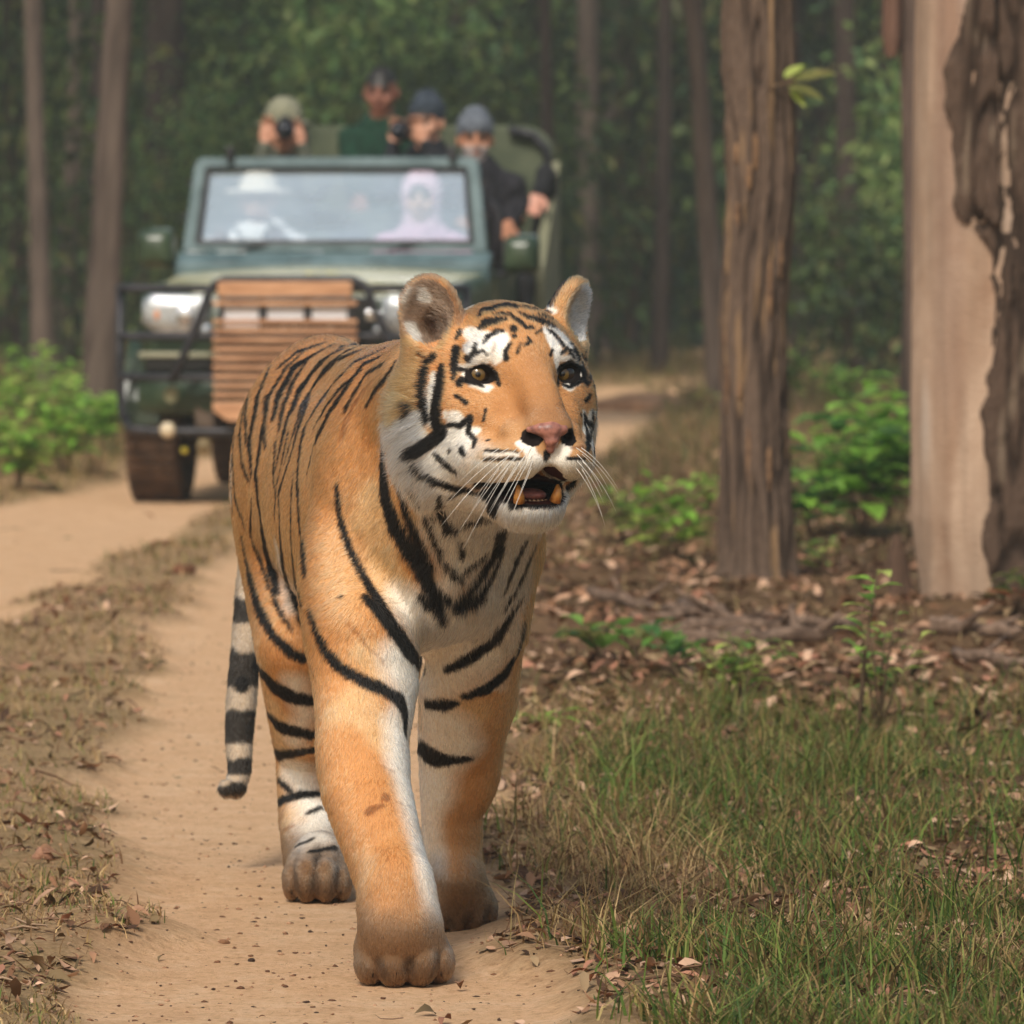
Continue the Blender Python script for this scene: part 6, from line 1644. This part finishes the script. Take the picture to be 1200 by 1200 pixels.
# leafy spray that grows off the furrowed tree
def leaf_blade(mb_v, p, dr, up, L_, W_, n=7, droop=0.25, fold=0.25, lobes=0.0):
    """one broad leaf as a small folded grid; returns vertex rows"""
    dr = Vector(dr).normalized(); sd = dr.cross(Vector(up)).normalized(); nn = sd.cross(dr); vs = []; fs = []; o = len(mb_v.v)
    for i in range(n + 1):
        t = i / n; w = W_ / 2 * math.sin(math.pi * min(max(t, 0.0), 1.0) ** 0.8) ** 0.8 * (1 + lobes * math.sin(t * 16)) + 1e-4
        c = Vector(p) + dr * (L_ * t) + Vector((0, 0, -1)) * (droop * L_ * t * t)
        for s, k in ((-1, 1), (-.5, .45), (0, 0), (.5, .45), (1, 1)):
            vs.append(c + sd * (w * s) + nn * (fold * w * k))
    for i in range(n):
        for j in range(4): a = i * 5 + j; fs.append((a, a + 1, a + 6, a + 5))
    mb_v.add(vs, fs)
def lmat(name, c1, c2, sc=20):
    m = noise_mat(name, c1, c2, sc, 0.5, 0.15, spec=0.35); N, L, b = nodes(m)
    t = N.new('ShaderNodeBsdfTranslucent'); src = b.inputs['Base Color'].links[0].from_socket; L.new(src, t.inputs[0])
    x = N.new('ShaderNodeMixShader'); x.inputs[0].default_value = 0.45; L.new(b.outputs[0], x.inputs[1]); L.new(t.outputs[0], x.inputs[2]); L.new(x.outputs[0], N['Material Output'].inputs[0]); return m
m_bright = lmat('bright_green_leaf', lin(130, 186, 66), lin(168, 212, 92)); m_mid = lmat('mid_green_leaf', lin(96, 144, 62), lin(134, 172, 82))
m_dark = lmat('dark_green_leaf', lin(66, 108, 56), lin(92, 134, 70)); m_olive = lmat('olive_leaf', lin(98, 104, 56), lin(138, 136, 78)); m_red = lmat('red_brown_leaf', lin(132, 70, 48), lin(168, 104, 72))
m_yel = lmat('yellow_green_leaf', lin(168, 190, 88), lin(196, 206, 116))
def plant(name, base, h, n_stem, leaves, Ls, Ws, mats, label, seed, spread=0.5, cat='plant', lean=(0, 0), z0=0.25, group=None, droop=0.35, stem_r=0.004, up_bias=0.2):
    """stems that carry broad single leaves"""
    r = random.Random(seed); base = (base[0], base[1], float(ground_z(base[0], base[1])[0]) - 0.01); root = empty(name, base)
    for s in range(n_stem):
        a = r.uniform(0, 6.28); e = r.uniform(0.3, 1) * spread * h if n_stem > 1 else 0; hh = h * r.uniform(.75, 1.05)
        tip = Vector((math.cos(a) * e + lean[0] * h, math.sin(a) * e + lean[1] * h, hh)); mid = Vector((tip.x * .4, tip.y * .4, hh * .55)); P = [Vector((0, 0, 0)), mid, tip]
        stem = MB().tube(P, [stem_r, stem_r * .75, stem_r * .35], 6).build('stem', m_stem, root, smooth=True)
        for k in range(leaves):
            t = z0 + (1 - z0) * (k + r.uniform(0, .8)) / leaves; p = P[0].lerp(P[1], t / .5) if t < .5 else P[1].lerp(P[2], (t - .5) / .5)
            b2 = r.uniform(0, 6.28); dr = Vector((math.cos(b2), math.sin(b2), r.uniform(-.1, .6) + up_bias)); L_ = r.uniform(*Ls) * (1.1 - .35 * t)
            pe = p + dr.normalized() * L_ * 0.25; b = MB().tube([p, pe], [stem_r * .35, stem_r * .25], 4, cap=False)
            leaf_blade(b, pe, dr, (0, 0, 1), L_, L_ * r.uniform(*Ws), droop=droop * r.uniform(.5, 1.4), fold=r.uniform(.1, .4))
            b.build('leaf', r.choice(mats), root, smooth=True, fix=False)
    return tag(root, label, cat, group)
sp_ = empty('leafy_twig', tuple(at(926, 95, 20.8))); tag(sp_, 'twig of broad olive leaves sticking out right of the furrowed trunk', 'twig')
MB().tube([(-0.10, 0.05, -0.03), (0, 0, 0), (0.07, 0, 0.015), (0.15, 0.0, 0.05)], [.004, .0035, .003, .0015], 6).build('stem', m_stem, sp_)
for p, dr, L_ in (((0.0, 0, 0.0), (1, -.1, .30), .165), ((-.01, -.02, -.02), (1, -.3, -.22), .13), ((.03, .02, -.02), (.8, .3, -.30), .12), ((-.02, 0, .01), (.6, .3, .5), .10), ((0, 0, -.03), (.5, -.4, -.5), .08)):
    b = MB(); leaf_blade(b, p, dr, (0, -.6, 1), L_, L_ * .42, droop=.15); b.build('leaf', m_olive if L_ > .1 else m_yel, sp_, smooth=True, fix=False)

# ------------------------------------------------------------------ undergrowth
def ground_pt(px_, py_):
    g = on_ground(px_, py_); return float(g[0]), float(g[1])
plant('shrub', ground_pt(785, 668), 0.34, 9, 13, (.08, .14), (.4, .55), [m_yel, m_bright, m_bright, m_olive], 'low yellow-green leafy shrub left of the furrowed trunk', 1, .75, 'shrub')
plant('shrub', ground_pt(735, 655), 0.26, 6, 11, (.07, .12), (.4, .55), [m_yel, m_mid, m_olive], 'small yellow-green leafy shrub nearest the tiger chin', 2, .8, 'shrub')
plant('shrub', ground_pt(1010, 640), 0.50, 9, 13, (.15, .24), (.45, .6), [m_bright, m_bright, m_mid, m_dark], 'bright green broad-leaved shrub between the two big trees', 3, .6, 'shrub')
plant('shrub', ground_pt(1042, 625), 0.58, 7, 13, (.12, .20), (.45, .6), [m_bright, m_mid, m_yel], 'taller bright green shrub against the left side of the pale tree', 4, .5, 'shrub')
plant('shrub', ground_pt(955, 652), 0.30, 5, 10, (.10, .16), (.45, .6), [m_bright, m_mid, m_dark], 'low broad-leaved shrub just right of the furrowed trunk', 5, .7, 'shrub')
plant('shrub', ground_pt(960, 600), 0.36, 5, 12, (.07, .13), (.4, .5), [m_mid, m_yel, m_olive], 'pale leafy shrub behind the low broad-leaved one right of the furrowed trunk', 6, .7, 'shrub')
plant('plant', ground_pt(958, 688), 0.14, 4, 7, (.05, .08), (.4, .5), [m_mid, m_yel], 'small green plant at the right foot of the furrowed trunk', 7, .9)
plant('sapling', ground_pt(1004, 893), 0.39, 1, 11, (.06, .10), (.36, .5), [m_mid, m_bright, m_yel], 'thin sapling with light green leaves on a bare leaning stem in the right middle ground', 8, .2, 'sapling', lean=(.12, 0), z0=.5, stem_r=.006)
plant('sapling', ground_pt(1030, 880), 0.29, 5, 9, (.04, .07), (.4, .5), [m_mid, m_yel, m_olive], 'bushy young sapling with small pale leaves just behind the thin leaning one', 9, .35, 'sapling', z0=.4)
plant('plant', ground_pt(708, 800), 0.12, 3, 4, (.09, .14), (.5, .65), [m_mid, m_dark, m_olive], 'broad-leaved dark green seedling nearest the tiger on the leaf litter', 10, .9, up_bias=.5)
plant('plant', ground_pt(752, 806), 0.11, 2, 4, (.08, .12), (.5, .65), [m_mid, m_olive], 'small dark seedling right of the broad-leaved one nearest the tiger', 11, .8, up_bias=.6)
plant('plant', ground_pt(795, 812), 0.14, 2, 5, (.08, .13), (.5, .65), [m_mid, m_dark], 'green seedling in front of the fallen branches', 12, .7, up_bias=.5)
plant('plant', ground_pt(862, 832), 0.17, 7, 14, (.045, .08), (.3, .4), [m_yel, m_mid, m_olive], 'feathery pale green plant in front of the longest fallen branch', 13, .9)
plant('plant', ground_pt(640, 872), 0.05, 3, 4, (.05, .08), (.28, .4), [m_bright, m_yel], 'little bright green seedling beside the tiger front leg', 14, 1.0)
plant('plant', ground_pt(1190, 735), 0.15, 4, 6, (.08, .12), (.45, .6), [m_dark, m_red, m_olive], 'dark green and reddish leafy plant at the right edge below the bark', 15, .8)
plant('plant', ground_pt(1150, 690), 0.12, 1, 2, (.15, .20), (.16, .2), [m_yel], 'single long pale leaf arching in front of the foot of the pale tree', 16, .3)
plant('plant', ground_pt(925, 480), 0.45, 7, 12, (.12, .2), (.4, .5), [m_olive, m_mid, m_yel], 'blurred leafy weed far off between the furrowed trunk and the pale tree', 17, .6)
plant('plant', ground_pt(990, 500), 0.38, 6, 12, (.10, .16), (.4, .5), [m_mid, m_bright], 'blurred bright weed in front of the far thin trunk', 18, .7)
for i, (a, c, h, sd) in enumerate(((20, 560, .50, 1), (75, 545, .62, 2), (48, 520, .75, 3), (105, 520, .5, 4), (10, 500, .85, 5), (70, 490, .8, 6), (122, 498, .42, 7), (-8, 545, .6, 8))):
    where = ('at the bottom of the left bank', 'beside the front of the jeep on the left bank', 'in the middle of the left bank clump', 'right of the middle of the left bank clump', 'at the left edge of the picture, tallest', 'at the back of the left bank clump', 'nearest the jeep tyre on the left bank', 'cut by the left edge of the picture low down')[i]
    plant('shrub', ground_pt(a, c + 22), h * .62, 8, 13, (.09, .16), (.4, .52), [m_bright, m_mid, m_bright, m_yel], 'fresh green leafy bush ' + where, 50 + sd, .6, 'shrub', group='green bushes on the left bank')
for i, (a, c, h) in enumerate(((812, 480, .30), (845, 500, .22), (770, 470, .25))):
    plant('weed', ground_pt(a, c), h, 6, 9, (.06, .1), (.3, .4), [m_olive, m_red, m_yel], ('dry olive weed left of the furrowed trunk, far back', 'dry olive weed hard against the furrowed trunk, far back', 'low dry weed where the far track bends out of sight')[i], 80 + i, .9, 'weed')
# fallen branches
m_log = noise_mat('dead_wood', lin(84, 66, 54), lin(140, 116, 98), 10, 0.95, 0.8, stretch=(1, 6, 6), dist=0.01)
def log(pa, pb, r0, r1, label, seed, kink=0.03, sub=None):
    a, c = ground_pt(*pa), ground_pt(*pb); r = random.Random(seed); n = 9; pts = []
    root_p = (a[0], a[1], float(ground_z(a[0], a[1])[0]))
    for i in range(n + 1):
        t = i / n; x, y = a[0] + (c[0] - a[0]) * t, a[1] + (c[1] - a[1]) * t + r.uniform(-kink, kink)
        pts.append((x - root_p[0], y - root_p[1], float(ground_z(x, y)[0]) + r0 * .8 + r.uniform(-.3, .5) * kink - root_p[2]))
    b = MB().tube(pts, [(r0 + (r1 - r0) * i / n) * r.uniform(.85, 1.15) for i in range(n + 1)], 12)
    root = empty('fallen_branch', root_p); b.build('wood', m_log, root, smooth=True)
    for k in range(2):
        i = r.randrange(2, n - 1); p = Vector(pts[i]); q = p + Vector((r.uniform(-.12, .12), r.uniform(-.1, .1), r.uniform(.03, .08)))
        MB().tube([p, q], [r1 * .8, r1 * .3], 7).build('side_twig', m_log, root, smooth=True)
    tag(root, label, 'branch')
log((690, 712), (815, 730), .020, .014, 'short brown fallen branch left of the others, below the yellow-green shrub', 1)
log((760, 757), (990, 748), .026, .017, 'longest fallen branch lying across the leaf litter', 2)
log((800, 772), (1000, 764), .028, .020, 'thick fallen branch just in front of the longest one', 3)
log((740, 742), (935, 735), .016, .010, 'thin fallen branch just behind the longest one', 4)
log((1090, 765), (1195, 768), .028, .018, 'dark fallen branch at the foot of the pale tree', 5)
log((1120, 790), (1215, 800), .018, .012, 'dark short branch in front of the one at the foot of the pale tree', 6)
log((800, 716), (850, 742), .022, .018, 'stubby branch pointing at the viewer below the furrowed trunk', 7)
# rotten stump by the pale tree
sx, sy = ground_pt(1056, 712); st_ = empty('stump', (sx, sy, 0)); tag(st_, 'small dark rotten stump leaning against the left foot of the pale tree', 'stump')
trunk_obj('wood', bark_trunk('wood', [(sx, sy, -.03), (sx, sy, .06), (sx - .012, sy, .15), (sx - .015, sy, .235)], [.052, .036, .03, .012], lin(48, 36, 30), lin(104, 82, 68), None, st_, ns=30, ridges=6, nstep=.015, depth=.3, seed=44), st_)
# single big leaves and stones one can point at
def big_leaf(px_, py_, L_, m, label, seed, asp=.5):
    x, y = ground_pt(px_, py_); r = random.Random(seed); a = r.uniform(0, 6.28); z = float(ground_z(x, y)[0]) + .012
    b = MB(); leaf_blade(b, (-L_ / 2 * math.cos(a), -L_ / 2 * math.sin(a), 0), (math.cos(a), math.sin(a), .25), (r.uniform(-.3, .3), -.6, 1), L_, L_ * asp, droop=.5, fold=.5)
    o = b.build('dry_leaf', m, None, smooth=True, fix=False); o.location = (x, y, z); tag(o, label, 'leaf')
m_tan = lmat('tan_dry_leaf', lin(176, 130, 98), lin(210, 168, 134), 60); m_greyl = lmat('grey_dry_leaf', lin(160, 154, 144), lin(196, 190, 180), 60); m_rust = lmat('rust_dry_leaf', lin(150, 92, 70), lin(178, 116, 92), 60)
big_leaf(62, 1030, .055, m_tan, 'pale tan curled leaf standing up on the left verge', 1, .6)
big_leaf(165, 962 + 140, .035, m_tan, 'small tan leaf near the left edge of the track, low in the picture', 2)
big_leaf(945, 1103, .06, m_greyl, 'grey-white dry leaf lying in the grass at lower right', 3)
big_leaf(935, 1058, .05, m_rust, 'rusty dry leaf in the grass above the grey-white one', 4)
big_leaf(880, 1017, .05, m_rust, 'rusty dry leaf deep in the grass in the middle of the green patch', 5)
big_leaf(655, 828, .06, m_tan, 'tan leaf standing on edge beside the tiger elbow', 6, .7)
def stone(px_, py_, s, col, label, seed):
    x, y = ground_pt(px_, py_); r = random.Random(seed); b = MB().ball((0, 0, 0), (s * r.uniform(.9, 1.3), s, s * .6), 14, 9)
    b.v = [tuple(Vector(v) * (1 + .25 * (math.sin(v[0] * 130 + seed) * math.cos(v[1] * 110) + .5 * math.sin(v[2] * 200 + v[0] * 170)))) for v in b.v]
    o = b.build('stone', noise_mat('stone_%d' % seed, col, tuple(q * .6 for q in col), 40, .9, .6), None, smooth=True); o.location = (x, y, float(ground_z(x, y)[0]) + s * .2); tag(o, label, 'stone')
stone(50, 1030, .024, lin(168, 124, 98), 'pinkish stone on the left verge behind the curled tan leaf', 1)
stone(262, 1105, .008, lin(150, 108, 76), 'small brown clod on the track left of the front paw', 2)
stone(295, 1128, .006, lin(70, 50, 38), 'tiny dark clod on the track in front of the left paw', 3)
stone(214, 684, .040, lin(124, 78, 54), 'reddish brown clod on the verge between the tracks', 4)
stone(190, 645, .036, lin(132, 92, 64), 'brown clod near the jeep on the verge between the tracks', 5)
# brown earth mound where the far track disappears
mx_, my_ = ground_pt(762, 485); b = MB().ball((0, 0, 0), (.34, .6, .10), 24, 12); b.v = [tuple(Vector(v) * (1 + .2 * math.sin(v[0] * 14) * math.cos(v[1] * 9))) for v in b.v]
o = b.build('earth_mound', noise_mat('mound_earth', lin(134, 98, 72), lin(178, 136, 102), 8, .95, .8), None, smooth=True); o.location = (mx_, my_ + 1.0, .02); tag(o, 'low brown earth mound beside the far bend of the track', 'mound')
# ------------------------------------------------------------------ the air
hz = MB().box((0, 64, 9.0), (90, 150, 22)).build('haze')
hm = bpy.data.materials.new('air'); hm.use_nodes = True; _n = hm.node_tree.nodes
for q in list(_n): _n.remove(q)
_o = _n.new('ShaderNodeOutputMaterial'); _v = _n.new('ShaderNodeVolumePrincipled'); _v.inputs['Color'].default_value = (0.93, 0.97, 0.88, 1); _v.inputs['Density'].default_value = 0.0020
_v.inputs['Anisotropy'].default_value = 0.2
hm.node_tree.links.new(_v.outputs[0], _o.inputs['Volume']); hz.data.materials.append(hm); tag(hz, kind='stuff')
